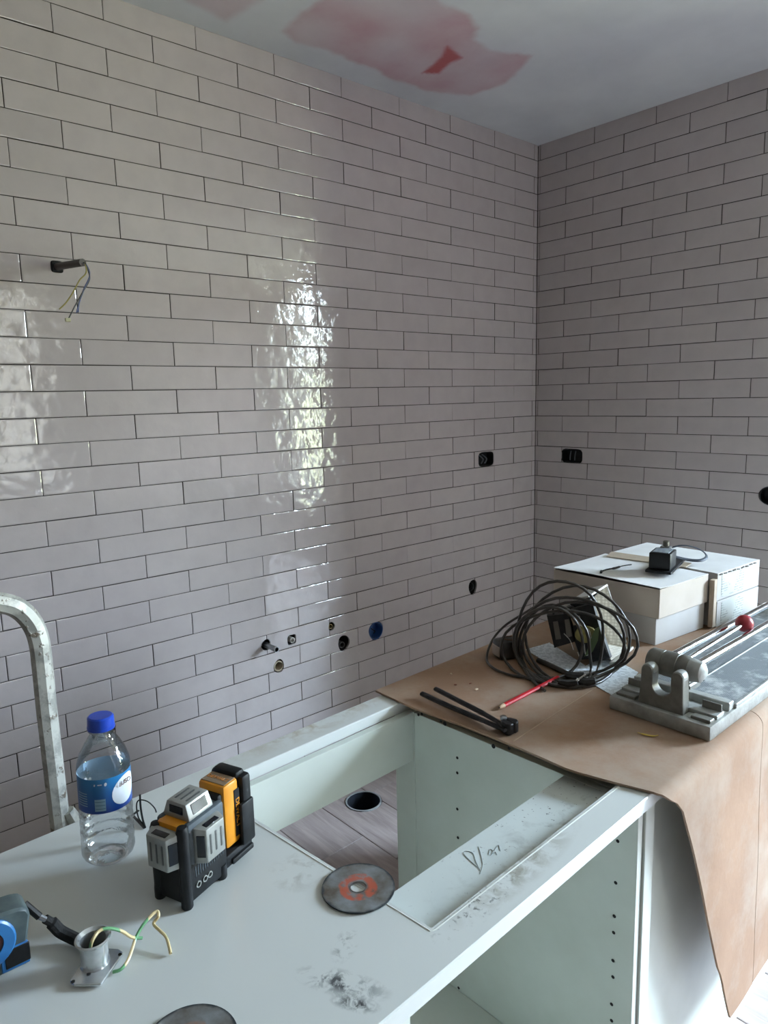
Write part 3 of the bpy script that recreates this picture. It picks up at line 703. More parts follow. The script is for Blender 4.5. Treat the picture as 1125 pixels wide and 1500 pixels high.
# ------------------------------------------------------------------ line laser
def laser():
    t = ithing('laser_level', 'yellow and black cross-line laser level with silver window guards beside the bottle', 'laser level', -.618, -.302, ZT+.0003, R(18))
    YEL = mat('tool_yellow', (226, 150, 34), .38, col2=(214, 138, 26)); SLT = mat('slate_rubber', (66, 76, 84), .6, col2=(84, 92, 98), vscale=35); SIL = mat('silver_guard', (178, 180, 176), .38, .55, col2=(150, 152, 148), vscale=45); GL = mat('laser_glass', (16, 22, 34), .06); RUB = mat('black_rubber', (15, 16, 18), .5, col2=(30, 33, 36), vscale=40, spec=.3)
    def P(name, *a, m_=RUB, bev=.003, par=None, seg=2): q = MB(); q.box(*a, bev, None, seg); return q.build(name, m_, par or t, smooth=40)
    base = P('base', .002, .078, .001, .057, .0055, .056)
    for x, y in ((.006, .006), (.006, .052), (.070, .006), (.070, .052)):
        q = MB(); q.lathe([(.0065, 0), (.0075, .002), (.0075, .014), (.007, .02)], 16, Matrix.Translation((x, y, 0))); q.build('foot', RUB, t)
    q = MB(); q.lathe([(.0075, .012), (.0080, .05), (.0080, .104), (.006, .110), (.0001, .111)], 18, Matrix.Translation((.0065, .0065, 0))); q.build('corner_bumper', RUB, t)
    q = MB(); q.lathe([(.0075, .012), (.0080, .05), (.0080, .098), (.006, .104), (.0001, .105)], 18, Matrix.Translation((.0065, .0515, 0))); q.build('corner_bumper', RUB, t)
    body = P('body', .006, .064, .006, .052, .055, .108, m_=YEL, bev=.006)
    P('side_shell', .012, .078, .0015, .012, .050, .109, m_=SLT, bev=.004); P('side_shell', .012, .078, .046, .0565, .050, .109, m_=SLT, bev=.004); P('rear_shell', .060, .080, .004, .054, .05, .106, m_=SLT, bev=.005)
    for k in range(13): P('vent_rib', .018+k*.0042, .0198+k*.0042, .0002, .0030, .036, .050, m_=SLT, bev=.0005, par=base, seg=1)
    for k, x in enumerate((.022, .034, .043)):
        q = MB(); q.lathe([(.0042, -.0012), (.0042, .0012), (.0030, .0012), (.0030, -.0012)], 18, frame(Vector((x, .0008, .024)), Vector((1, 0, 0)), Vector((0, 0, 1)), Vector((0, -1, 0))), close=True); q.build('button_ring', SIL, base)
    def guard(o, n, s, w_, h_, d):
        """frustum guard: n outwards, s slot direction"""
        M = frame(Vector(o), Vector(n).cross(Vector(s)), Vector(s), Vector(n)); x, y = w_/2, h_/2; xo, yo = w_*.36, h_*.47
        vs = [(-x, -y, 0), (x, -y, 0), (x, y, 0), (-x, y, 0), (-x, -y, .004), (x, -y, .004), (x, y, .004), (-x, y, .004), (-xo, -yo, d), (xo, -yo, d), (xo, yo, d), (-xo, yo, d)]
        fs = [[3, 2, 1, 0]]+[[k, (k+1) % 4, 4+(k+1) % 4, 4+k] for k in range(4)]+[[4+k, 4+(k+1) % 4, 8+(k+1) % 4, 8+k] for k in range(4)]+[[8, 9, 10, 11]]
        bm = bmesh.new(); bv = [bm.verts.new(v) for v in vs]; [bm.faces.new([bv[i] for i in f]) for f in fs]; bmesh.ops.bevel(bm, geom=bm.edges[:], offset=.0014, segments=2, profile=.5, affect='EDGES')
        q = MB(); q.bm(bm, M); gd = q.build('window_guard', SIL, t, smooth=40)
        for k in (-1, 0, 1):
            q = MB(); q.box(k*w_*.21-.0018, k*w_*.21+.0018, -yo*.62, yo*.62, d-.0012, d+.0004, .0014, M, 2); q.build('slot', mat('guard_groove', (96, 98, 97), .5, .4), gd)
        for sg in (-1, 1):            # dark windows in the sloping cheeks
            a = Vector((sg*x, 0, .004)); c = Vector((sg*xo, 0, d)); mid = (a+c)/2; e1 = (c-a).normalized(); e2 = Vector((0, 1, 0)); nn = e1.cross(e2)*(-sg)
            if nn.x*sg < 0: nn = -nn
            Mw = M @ frame(mid+nn*.0001, e1, e2, nn); ln = (c-a).length
            q = MB(); q.box(-ln*.36, ln*.36, -yo*.66, yo*.66, -.001, .0007, .0006, Mw); q.build('laser_window', GL, gd)
        for sg in (-1, 1):            # cheeks across the slots
            a = Vector((0, sg*y, .004)); c = Vector((0, sg*yo, d)); e1 = (c-a).normalized(); nn = Vector((0, sg, 0)); mid = (a+c)/2
            Mw = M @ frame(mid, Vector((1, 0, 0)), e1, nn); ln = (c-a).length
            q = MB(); q.box(-xo*.72, xo*.72, -ln*.30, ln*.26, -.001, .0008, .0006, Mw); q.build('laser_window', GL, gd)
        for sx_ in (-1, 1):
            q = MB(); q.lathe([(.0016, 0), (.0016, .0012), (.0001, .0012)], 10, M @ Matrix.Translation((sx_*x*.8, y*.8, .0035))); q.build('screw', RUB, gd)
    guard((.005, .030, .080), (-1, 0, 0), (0, 0, 1), .046, .046, .020)
    guard((.042, .003, .078), (0, -1, 0), (0, 0, 1), .046, .048, .018)
    guard((.042, .029, .107), (0, 0, 1), (1, 0, 0), .044, .044, .022)
    # battery on the rear bracket
    P('tail_plate', .076, .132, .002, .056, .008, .026, bev=.003); P('tail_rail', .086, .130, -.002, .006, .010, .018, bev=.002)
    br = P('rear_bracket', .116, .134, .000, .058, .020, .122, bev=.005); P('bracket_wing', .108, .134, -.003, .004, .024, .086, bev=.003, par=br); P('bracket_top', .112, .130, .008, .050, .118, .128, bev=.004, par=br)
    bt = P('battery', .084, .114, .006, .052, .030, .122, m_=YEL, bev=.005); P('battery_latch', .076, .086, .010, .048, .084, .112, bev=.003, par=bt)
    P('battery_top_label', .088, .111, .009, .049, .1212, .1226, m_=mat('label_grey_brown', (128, 112, 96), .5, col2=(150, 120, 84), vscale=140), bev=.0005, par=bt, seg=1)
    P('battery_strip', .103, .1135, .0050, .0066, .040, .108, m_=RUB, bev=.0005, par=bt, seg=1)
    text('battery_lettering', 'DEWALT', .0105, frame(Vector((.1082, .0046, .074)), Vector((0, 0, -1)), Vector((1, 0, 0)), Vector((0, -1, 0))), YEL, bt)
    text('battery_lettering', 'DEWALT', .0088, frame(Vector((.0995, .029, .1228)), Vector((0, -1, 0)), Vector((1, 0, 0)), Vector((0, 0, 1))), mat('label_orange', (206, 132, 60), .5), bt)
laser()
# black tie with loop behind the laser
def tie():
    a = C(212, 1212); t = thing('cable_tie', 'thin black cable tie with a loop standing behind the laser level', 'cable tie', a)
    f_ = Vector((0, 0, 0)); d = (CAM-a); d.z = 0; d.normalize()
    def pp(px, py): 
        n_ = d; r_ = ray(px, py); k = (a-CAM).dot(n_)/r_.dot(n_); return CAM+r_*k-a
    q = MB(); q.tube(smoothpath([pp(213, 1213), pp(209, 1200), pp(206, 1182), pp(205, 1164)]), .0016, 6); q.build('tail', M_BLACK, t)
    q = MB(); q.tube(smoothpath([pp(213, 1211), pp(203, 1198), pp(200, 1180), pp(204, 1172), pp(216, 1174), pp(226, 1183), pp(229, 1190)]), .0010, 6); q.build('loop', M_BLACK, t)
    q = MB(); q.tube([C(212, 1213, ZT+.002)-a, C(194, 1194, ZT+.002)-a, C(203, 1187, ZT+.002)-a], .0026, 4, flat=.4); q.build('strap', M_BLACK, t)
tie()

# ------------------------------------------------------------------ tape measure
def tape():
    t = ithing('tape_measure', 'blue and grey tape measure with black wrist strap', 'tape measure', -.819, -.226, ZT+.0003, R(-4))
    GR = mat('tape_case', (58, 70, 74), .5, col2=(84, 96, 94), vscale=40); BL = mat('tape_blue', (44, 110, 168), .35, col2=(34, 92, 146))
    pts = [(-.036, .0), (.036, .0), (.037, .010), (.036, .040)]+[(.036*math.cos(a)*1.02+.0, .044+.031*math.sin(a)) for a in [R(x) for x in range(0, 181, 15)]]+[(-.037, .03)]
    pts = [(-.036, 0), (.033, 0), (.034, .030), (.040, .060), (.037, .068), (.028, .072), (.0, .075), (-.020, .070), (-.034, .055), (-.038, .03)]
    q = MB(); q.prism(pts, frame(Vector((0, .017, 0)), Vector((1, 0, 0)), Vector((0, 0, 1)), Vector((0, -1, 0))), .036, .003); q.build('case', GR, t, smooth=40)
    MF = frame(Vector((-.006, -.019, .044)), Vector((1, 0, 0)), Vector((0, 0, 1)), Vector((0, -1, 0)))
    q = MB(); q.lathe([(.029, -.001), (.029, .002), (.027, .004), (.016, .004), (.0155, .002), (.0001, .002)], 36, MF); d = q.build('face_disc', BL, t)
    q = MB(); q.lathe([(.0155, .0021), (.0155, .0028), (.0001, .0028)], 30, MF); q.build('disc_label', mat('disc_label', (52, 28, 30), .5, col2=(96, 40, 36), vscale=90), d)
    q = MB(); q.box(.005, .034, -.0206, -.016, .003, .030, .001); mth = q.build('mouth_frame', BL, t, smooth=0)
    q = MB(); q.box(.009, .035, -.0213, -.0188, .006, .029, .001); q.build('mouth', M_BLACK, mth, smooth=0)
    q = MB(); q.box(.0345, .0365, -.012, .010, .002, .014, .0006); q.build('hook', M_STEEL, t, smooth=0)
    inv = t.matrix_basis.inverted() if False else (Matrix.Translation(t.location) @ Matrix.Rotation(TH_I+R(-4), 4, 'Z')).inverted()
    def W(px, py, z): return inv @ C(px, py, z)
    q = MB(); q.tube([Vector((.038, 0, .062)), W(58, 1343, ZT+.045)], .0042, 8); s_ = q.build('strap_loop', M_BLACK, t)
    q = MB(); q.tube([W(56, 1342, ZT+.045), W(67, 1347, ZT+.038)], .0032, 8); q.build('strap_ferrule', M_STEEL, s_)
    q = MB(); q.tube(smoothpath([W(66, 1346, ZT+.038), W(76, 1352, ZT+.030), W(88, 1364, ZT+.016), W(105, 1373, ZT+.009), W(122, 1381, ZT+.008), W(140, 1391, ZT+.008)]), [.0050]*6+[.0072]*22+[.005]*3, 10); q.build('wrist_strap', mat('black_webbing', (20, 20, 21), .85, bump=.0005, bscale=400), t)
tape()

# ------------------------------------------------------------------ flanged fitting with earth wire
def fitting():
    a = C(140, 1414, ZT+.001); t = thing('flanged_fitting', 'shiny metal flanged fitting with a yellow-green wire through it', 'fitting', a)
    AL = mat('cast_aluminium', (214, 217, 218), .2, .75, col2=(186, 190, 192), vscale=70)
    cs = [C(102, 1438, ZT+.004)-a, C(108, 1444, ZT+.004)-a, C(148, 1443, ZT+.004)-a, C(181, 1396, ZT+.004)-a, C(174, 1391, ZT+.004)-a, C(133, 1388, ZT+.004)-a]
    q = MB(); q.prism([(v.x, v.y) for v in cs], Matrix.Translation((0, 0, .0008)), .0035, .0008); q.build('flange', AL, t, smooth=0)
    q = MB(); q.lathe([(.0165, .004), (.0150, .007), (.0148, .030), (.0190, .0335), (.0195, .0355), (.0175, .0365), (.0140, .033), (.0135, .005)], 32, close=False); q.f = q.f[:-2]; q.mi = q.mi[:-2]; q.build('collar', AL, t)
    q = MB(); q.lathe([(.0138, .012), (.0001, .012)], 24); q.build('bore', M_DARK, t)
    for px, py in ((107, 1439), (176, 1399), (130, 1428)):
        p = C(px, py, ZT+.0045)-a; q = MB(); q.lathe([(.0022, 0), (.0022, .0006), (.0001, .0006)], 12, Matrix.Translation((p.x, p.y, .0042))); q.build('screw_hole_shade', M_DARK, t)
    g = N('earth_wire'); wv = g.n('TexWave'); wv.inputs['Scale'].default_value = 9; wv.inputs['Distortion'].default_value = 3; g.l(g.tc.outputs['Object'], wv.inputs[0])
    g.color(g.mix(g.ramp(wv.outputs['Fac'], [(.40, 0), (.5, 1)]), lin((206, 186, 140)), lin((96, 150, 104)))); g.rough(.4)
    q = MB(); q.tube(smoothpath([Vector((-.004, .002, .014))]+[C(x, y, z)-a for x, y, z in ((134,1381,ZT+.040),(145,1364,ZT+.046),(160,1360,ZT+.044),(178,1364,ZT+.034),(193,1373,ZT+.018),(208,1374,ZT+.010))]), .0019, 8); q.build('wire', g.m, t)
    q = MB(); q.tube(smoothpath([C(x, y, z)-a for x, y, z in ((165,1424,ZT+.004),(178,1419,ZT+.005),(189,1403,ZT+.008),(199,1374,ZT+.014),(211,1353,ZT+.022),(229,1335,ZT+.026),(232,1343,ZT+.022),(225,1353,ZT+.016),(234,1363,ZT+.014),(244,1374,ZT+.010),(250,1397,ZT+.003))]), .0019, 8); q.build('wire', g.m, t)
fitting()

# ------------------------------------------------------------------ cutting discs
def disc(label, x, y, r, hue, tilt=0):
    t = ithing('cutting_disc', label, 'cutting disc', x, y, ZT+.0012)
    g = N('disc_face'); ln = g.n('VectorMath', operation='LENGTH'); g.l(g.tc.outputs['Object'], ln.inputs[0])
    rr = g.math('DIVIDE', ln.outputs['Value'], r); nz = g.noise(60, 5, None, .6); rn = g.math('ADD', rr, g.math('MULTIPLY_ADD', nz, .22, -.11))
    base = g.mix(g.ramp(g.noise(26, 5), [(.35, 0), (.65, 1)]), lin((140, 146, 148)), lin((92, 82, 70)))
    ring = g.ramp(rn, [(.26, 0), (.33, 1), (.50, 1), (.56, 0)]); ring2 = g.math('MULTIPLY', ring, g.ramp(g.noise(90, 4), [(.36, 0), (.5, 1)]))
    c = g.mix(g.math('MULTIPLY', ring2, .9), base, lin(hue)); c = g.mix(g.ramp(rn, [(.93, 0), (.99, 1)]), c, lin((52, 58, 62))); g.color(c); g.rough(.5); g.b.inputs['Metallic'].default_value = .3; g.bump(nz, .0006)
    b = MB(); b.lathe([(r*.23, 0), (r, 0), (r, .0018), (r*.23, .0018)], 56, close=True); b.build('blade', g.m, t)
    b = MB(); b.lathe([(r*.21, .0), (r*.235, .0), (r*.235, .0022), (r*.21, .0022)], 32, close=True); b.build('bore_ring', M_STEEL, t)
p = CL(525, 1302); disc('worn steel cutting disc with an orange ring at the edge of the cut-out', p.x, p.y, .0475, (186, 92, 66))
p = CL(278, 1533); disc('brownish cutting disc on the worktop near the metal fitting', p.x, p.y, .0475, (150, 118, 100))

# ------------------------------------------------------------------ tile nippers and pencil on the cardboard
def nippers():
    a = C(742, 1072, ZK); t = thing('tile_nippers', 'black steel nippers with long open handles lying on cardboard', 'pliers', a)
    BK = mat('blued_steel', (30, 30, 32), .35, .6, col2=(52, 50, 50), vscale=60)
    def W(px, py, h): return C(px, py, ZK+h)-a
    for nm, pts in (('handle', [(618,1016,.009),(650,1031,.009),(690,1048,.010),(725,1063,.012),(740,1070,.014)]), ('handle', [(638,1009,.009),(665,1023,.009),(700,1041,.010),(725,1055,.012),(738,1064,.014)])):
        q = MB(); q.tube(smoothpath([W(*p) for p in pts]), [.0062]*14+[.0055]*7+[.0045]*4, 8, flat=.75); q.build(nm, BK, t)
    ax = (W(757, 1076, .012)-W(735, 1066, .012)); ax.z = 0; ax.normalize(); sd = Vector((0, 0, 1)).cross(ax)
    c = W(741, 1070, .0); 
    for sg in (-1, 1):
        M = frame(c+Vector((0, 0, .0005)), ax, sd*sg, Vector((0, 0, sg))) if sg > 0 else frame(c+Vector((0, 0, .0225)), ax, sd*sg, Vector((0, 0, -1)))
        q = MB(); q.prism([(-.012, .001), (.0, .013), (.014, .017), (.021, .012), (.022, .001), (.004, .0005)], M, .022, .002); q.build('jaw', BK, t, smooth=40)
    q = MB(); q.lathe([(.0065, .020), (.0065, .0255), (.004, .027), (.0001, .027)], 18, Matrix.Translation(c+ax*-.006)); q.build('pivot', M_STEEL, t)
nippers()
def pencil():
    a = C(731, 1037, ZK+.005); e_ = C(806, 998, ZK+.005); t = thing('red_pencil', 'red carpenter pencil with a bare wooden point beside the nippers', 'pencil', Vector((a.x, a.y, ZK+.0005)))
    o = t.location; d = (e_-a); ln = d.length; d.normalize(); h = Vector((0, 0, .0045))
    p = a-o; p.z = .0045
    q = MB(); q.tube([p+d*.016, p+d*(ln+.03)], .0052, 8, flat=.8); q.build('shaft', mat('red_lacquer', (186, 26, 36), .5, col2=(166, 20, 30), spec=.25), t)
    q = MB(); q.tube([p+d*.016, p+d*.006, p+d*.002], [.0050, .0036, .0018], 8); q.build('wood_tip', mat('pale_wood', (206, 176, 146), .7), t)
    q = MB(); q.tube([p+d*.002, p], [.0018, .0008], 6); q.build('lead', mat('graphite', (50, 48, 48), .4), t)
pencil()
M_SCRAP = mat('pale_chip', (206, 186, 158), .8)
for i, (px, py, lab, s_, m_) in enumerate(((698,1011,'pale chip on the cardboard between nippers and pencil',.004,M_SCRAP),(661,988,'pale crumb on the cardboard beyond the nippers',.0028,M_SCRAP),(667,1004,'brown crumb on the cardboard beside the nipper handles',.003,mat('brown_chip',(120,70,50),.8)),(689,1002,'reddish crumb on the cardboard beside the pale chip',.0028,mat('red_chip',(140,84,62),.8)))):
    p = C(px, py, ZK); b = MB(); b.box(-s_, s_, -s_*.6, s_*.6, 0, s_*.7, s_*.2, Matrix.Rotation(i*1.1, 4, 'Z')); o = b.build('chip', m_, smooth=0); o.location = (p.x, p.y, ZK+.0008); tag(o, lab, 'chip')
a = C(950, 1077, ZK+.002); b = MB(); b.tube(smoothpath([C(x, y, ZK+.0022)-a for x, y in ((934,1073),(945,1076),(956,1078),(964,1077))]), [.0012]*4+[.0026]*10+[.0016]*5, 6, flat=.4)
o = b.build('peel_strip', mat('yellow_peel', (196, 164, 66), .6)); o.location = a; tag(o, 'curled yellow strip on the cardboard by the tile cutter', 'scrap')

# ------------------------------------------------------------------ boxes of tiles
M_BOXW = mat('white_carton', (186, 183, 180), .75, col2=(178, 174, 170), vscale=12)  # darker copy of the white carton, for the side walls
M_BOXC = mat('cream_carton', (192, 180, 168), .8, col2=(182, 169, 155), vscale=10)
M_BOXT = mat('white_carton_lit_top', (222, 221, 219), .7, col2=(212, 210, 207), vscale=12)  # brighter copy for top flaps: light from above put into the colour
M_CTORN = mat('torn_carton', (188, 172, 152), .9)
def carton(label, cs, z0, z1, m_, lid=False, printed=False, flap=False, group=None):
    """cs: four corners in island coordinates (front-left, front-right, back-right, back-left)"""
    c = sum((Vector(p) for p in cs), Vector((0, 0)))/4; t = ithing('tile_box', label, 'box', c.x, c.y, z0, 0, group)
    P = [Vector(p)-c for p in cs]; h = z1-z0
    names = ('side_wall',)*4
    T = .003
    for k in range(4):
        a, d = P[k], P[(k+1) % 4]; e = (d-a); ln = e.length; e.normalize(); n_ = Vector((e.y, -e.x))
        M = frame(Vector((a.x, a.y, 0)), Vector((e.x, e.y, 0)), Vector((-n_.x, -n_.y, 0)), Vector((0, 0, 1)))
        q = MB(); q.box(.0004, ln-.0004, 0, T, .0002, h-.0004, .0008, M); o = q.build('side_wall', m_ if not (printed and k == 0) else M_BOXW, t, smooth=0)
        if printed and k == 0:
            g = N('printed_label'); sx = g.n('SeparateXYZ'); g.l(g.tc.outputs['Object'], sx.inputs[0])
            rows = g.math('FRACT', g.math('MULTIPLY', sx.outputs[2], 150)); ink = g.math('MULTIPLY', g.math('LESS_THAN', rows, .42), g.math('GREATER_THAN', g.noise(150, 2), .47))
            blk = g.math('GREATER_THAN', g.noise(22, 1), .44)
            g.color(g.mix(g.math('MULTIPLY', g.math('MULTIPLY', ink, blk), .6), lin((186, 189, 184)), lin((104, 110, 104)))); g.rough(.6)
            q = MB(); q.box(ln*.10, ln*.62, -.0005, .001, h*.10, h*.92, 0, M); q.build('printed_label', g.m, o, smooth=0)
    inset = T+.0004
    Q = [p*(1-inset/p.length*1.2) for p in P]
    q = MB(); q.prism([tuple(p) for p in Q], Matrix.Translation((0, 0, .0003)), .002); q.build('bottom', m_, t, smooth=0)
    if lid:
        # top flap, slightly bowed
        n = 12; vs = []
        for i in range(n+1):
            for j in range(n+1):
                u_, v_ = i/n, j/n; p = (P[0]*(1-u_)+P[1]*u_)*(1-v_)+(P[3]*(1-u_)+P[2]*u_)*v_
                zz = h+.0003+flap*.006*max(0, (.5-u_))*2*(1-abs(v_-.6))+.0014*noise.noise(Vector((u_*2, v_*2, z0*9)))*(1 if flap else .3)+.0012
                vs.append((p.x, p.y, zz))
        nn = len(vs); vs += [(x, y, z-.0014) for x, y, z in vs]; fs = []
        for i in range(n):
            for j in range(n):
                a = i*(n+1)+j; fs += [[a, a+n+1, a+n+2, a+1], [nn+a, nn+a+1, nn+a+n+2, nn+a+n+1]]
        for i in range(n):
            for a, d in ((i*(n+1), (i+1)*(n+1)), (i*(n+1)+n, (i+1)*(n+1)+n), (i, i+1), (n*(n+1)+i, n*(n+1)+i+1)): fs.append([a, d, nn+d, nn+a])
        q = MB(); q.add(vs, fs); q.build('top_flap', M_BOXT, t, smooth=30)
    else:
        q = MB(); q.prism([tuple(p) for p in Q], Matrix.Translation((0, 0, h-.003)), .0022); q.build('top', m_, t, smooth=0)
    return t
ZS = ZK+.0006; hb = .0725
s1a = [(.659, -.292), (.873, -.322), (.908, -.020), (.688, .000)]
s1b = [(.655, -.301), (.877, -.327), (.925, -.004), (.666, .006)]
carton('white lower tile box under the cream box, beside the cable coil', s1a, ZS, ZS+hb-.003, M_BOXW)
carton('cream tile box with bowed white top under the black bracket', s1b, ZS+hb-.002, ZS+2*hb, M_BOXC, lid=True, flap=1)
s2a = [(.896, -.345), (1.124, -.369), (1.152, -.030), (.932, -.012)]
s2b = [(.896, -.343), (1.128, -.367), (1.152, -.022), (.944, -.008)]
carton('lower white printed tile box behind the tile cutter handle', s2a, ZS, ZS+hb-.002, M_BOXW, printed=True)
u2 = carton('upper white printed tile box beside the cream box', s2b, ZS+hb-.001, ZS+2*hb, M_BOXW, lid=True, printed=True)
# torn paper strip along the upper edge of the printed box
c2 = sum((Vector(p) for p in s2b), Vector((0, 0)))/4
for k in range(9):
    a = Vector(s2b[0]).lerp(Vector(s2b[1]), .04+k*.1)-c2; d = Vector(s2b[0]).lerp(Vector(s2b[1]), .09+k*.1)-c2
    q = MB(); q.tube([(a.x, a.y-.001, hb-.0015+random.uniform(-.002, .001)), (d.x, d.y-.0015, hb-.0015+random.uniform(-.003, .001))], random.uniform(.0012, .0024), 5); q.build('torn_edge', mat('dark_torn', (84, 78, 72), .9), u2)
q = MB(); a = Vector(s2b[0])-c2; q.box(a.x-.020, a.x-.001, a.y-.001, a.y+.012, -.068, hb-.012, .001); q.build('side_flap', M_CTORN, u2, smooth=0)
# open brown flap between the stacks
o = ithing('carton_flap', 'loose brown carton flap standing between the two stacks of tile boxes', 'cardboard', .9, -.16, ZS+2*hb+.004)
q = MB(); q.prism([(-.006, -.10), (.030, -.10), (.026, .135), (-.016, .13)], Matrix.Rotation(R(-9), 4, 'Y') @ Matrix.Translation((0, 0, .001)), .002, .0004); q.build('flap', M_CTORN, o, smooth=0)

# ------------------------------------------------------------------ black bracket with strap on the boxes
def bracket():
    ZD = ZS+2*hb+.0095
    a = C(975, 832, ZD); t = thing('laser_bracket', 'black magnetic bracket with clamp and strap on the tile boxes', 'bracket', a); d = C(1005, 812, ZD)-C(978, 838, ZD); yaw = math.atan2(d.y, d.x); t.rotation_euler = (0, 0, yaw)
    q = MB(); q.box(-.075, .10, -.030, .036, 0, .008, .003, None, 2); q.build('base_plate', M_BLACK, t)
    q = MB(); q.box(-.070, .10, -.0335, -.0300, .001, .007, .001); q.build('plate_edge', M_CHROME, t, smooth=0)
    q = MB(); q.box(-.062, .010, -.024, .030, .008, .052, .003, None, 2); hd = q.build('housing', M_BLACK, t)
    q = MB(); q.box(-.056, .004, -.018, .024, .0515, .0535, .0008); q.build('top_label', mat('worn_label', (96, 102, 108), .45, col2=(150, 158, 162), vscale=120), hd, smooth=0)
    q = MB(); q.box(.004, .022, -.010, .018, .010, .058, .003); cl = q.build('clamp', M_STEEL, t, smooth=0)
    q = MB(); q.lathe([(.008, 0), (.008, .014), (.005, .016), (.0001, .016)], 14, Matrix.Translation((.013, .004, .056))); q.build('clamp_knob', mat('gunmetal', (110, 108, 100), .35, .8), cl)
    inv = (Matrix.Translation(a) @ Matrix.Rotation(yaw, 4, 'Z')).inverted()
    zz = ZD+.035
    q = MB(); q.tube(smoothpath([inv @ C(*p) for p in ((984,802,zz),(998,799,zz+.004),(1015,801,zz),(1030,808,zz-.012),(1035,816,zz-.022),(1026,821,zz-.026),(1008,820,zz-.024),(990,816,zz-.016))]), .0048, 8, flat=.35); q.build('strap', mat('navy_strap', (34, 42, 56), .6), t)
bracket()
a = C(900, 832, ZS+2*hb+.009); t = thing('short_lead', 'short black lead with a small plug lying on the cream box', 'cable', a)
q = MB(); q.tube(smoothpath([C(*p, ZS+2*hb+.010)-a for p in ((881,837),(890,834),(902,832),(912,829),(925,827))]), [.0022]*10+[.0034]*6+[.0015]*5, 6); q.build('lead', M_BLACK, t)
q = MB(); p = C(881, 837, ZS+2*hb+.010)-a; q.tube([p, p+Vector((-.012, -.006, .0))], [.0042, .0030], 8); q.build('plug', M_BLACK, t)

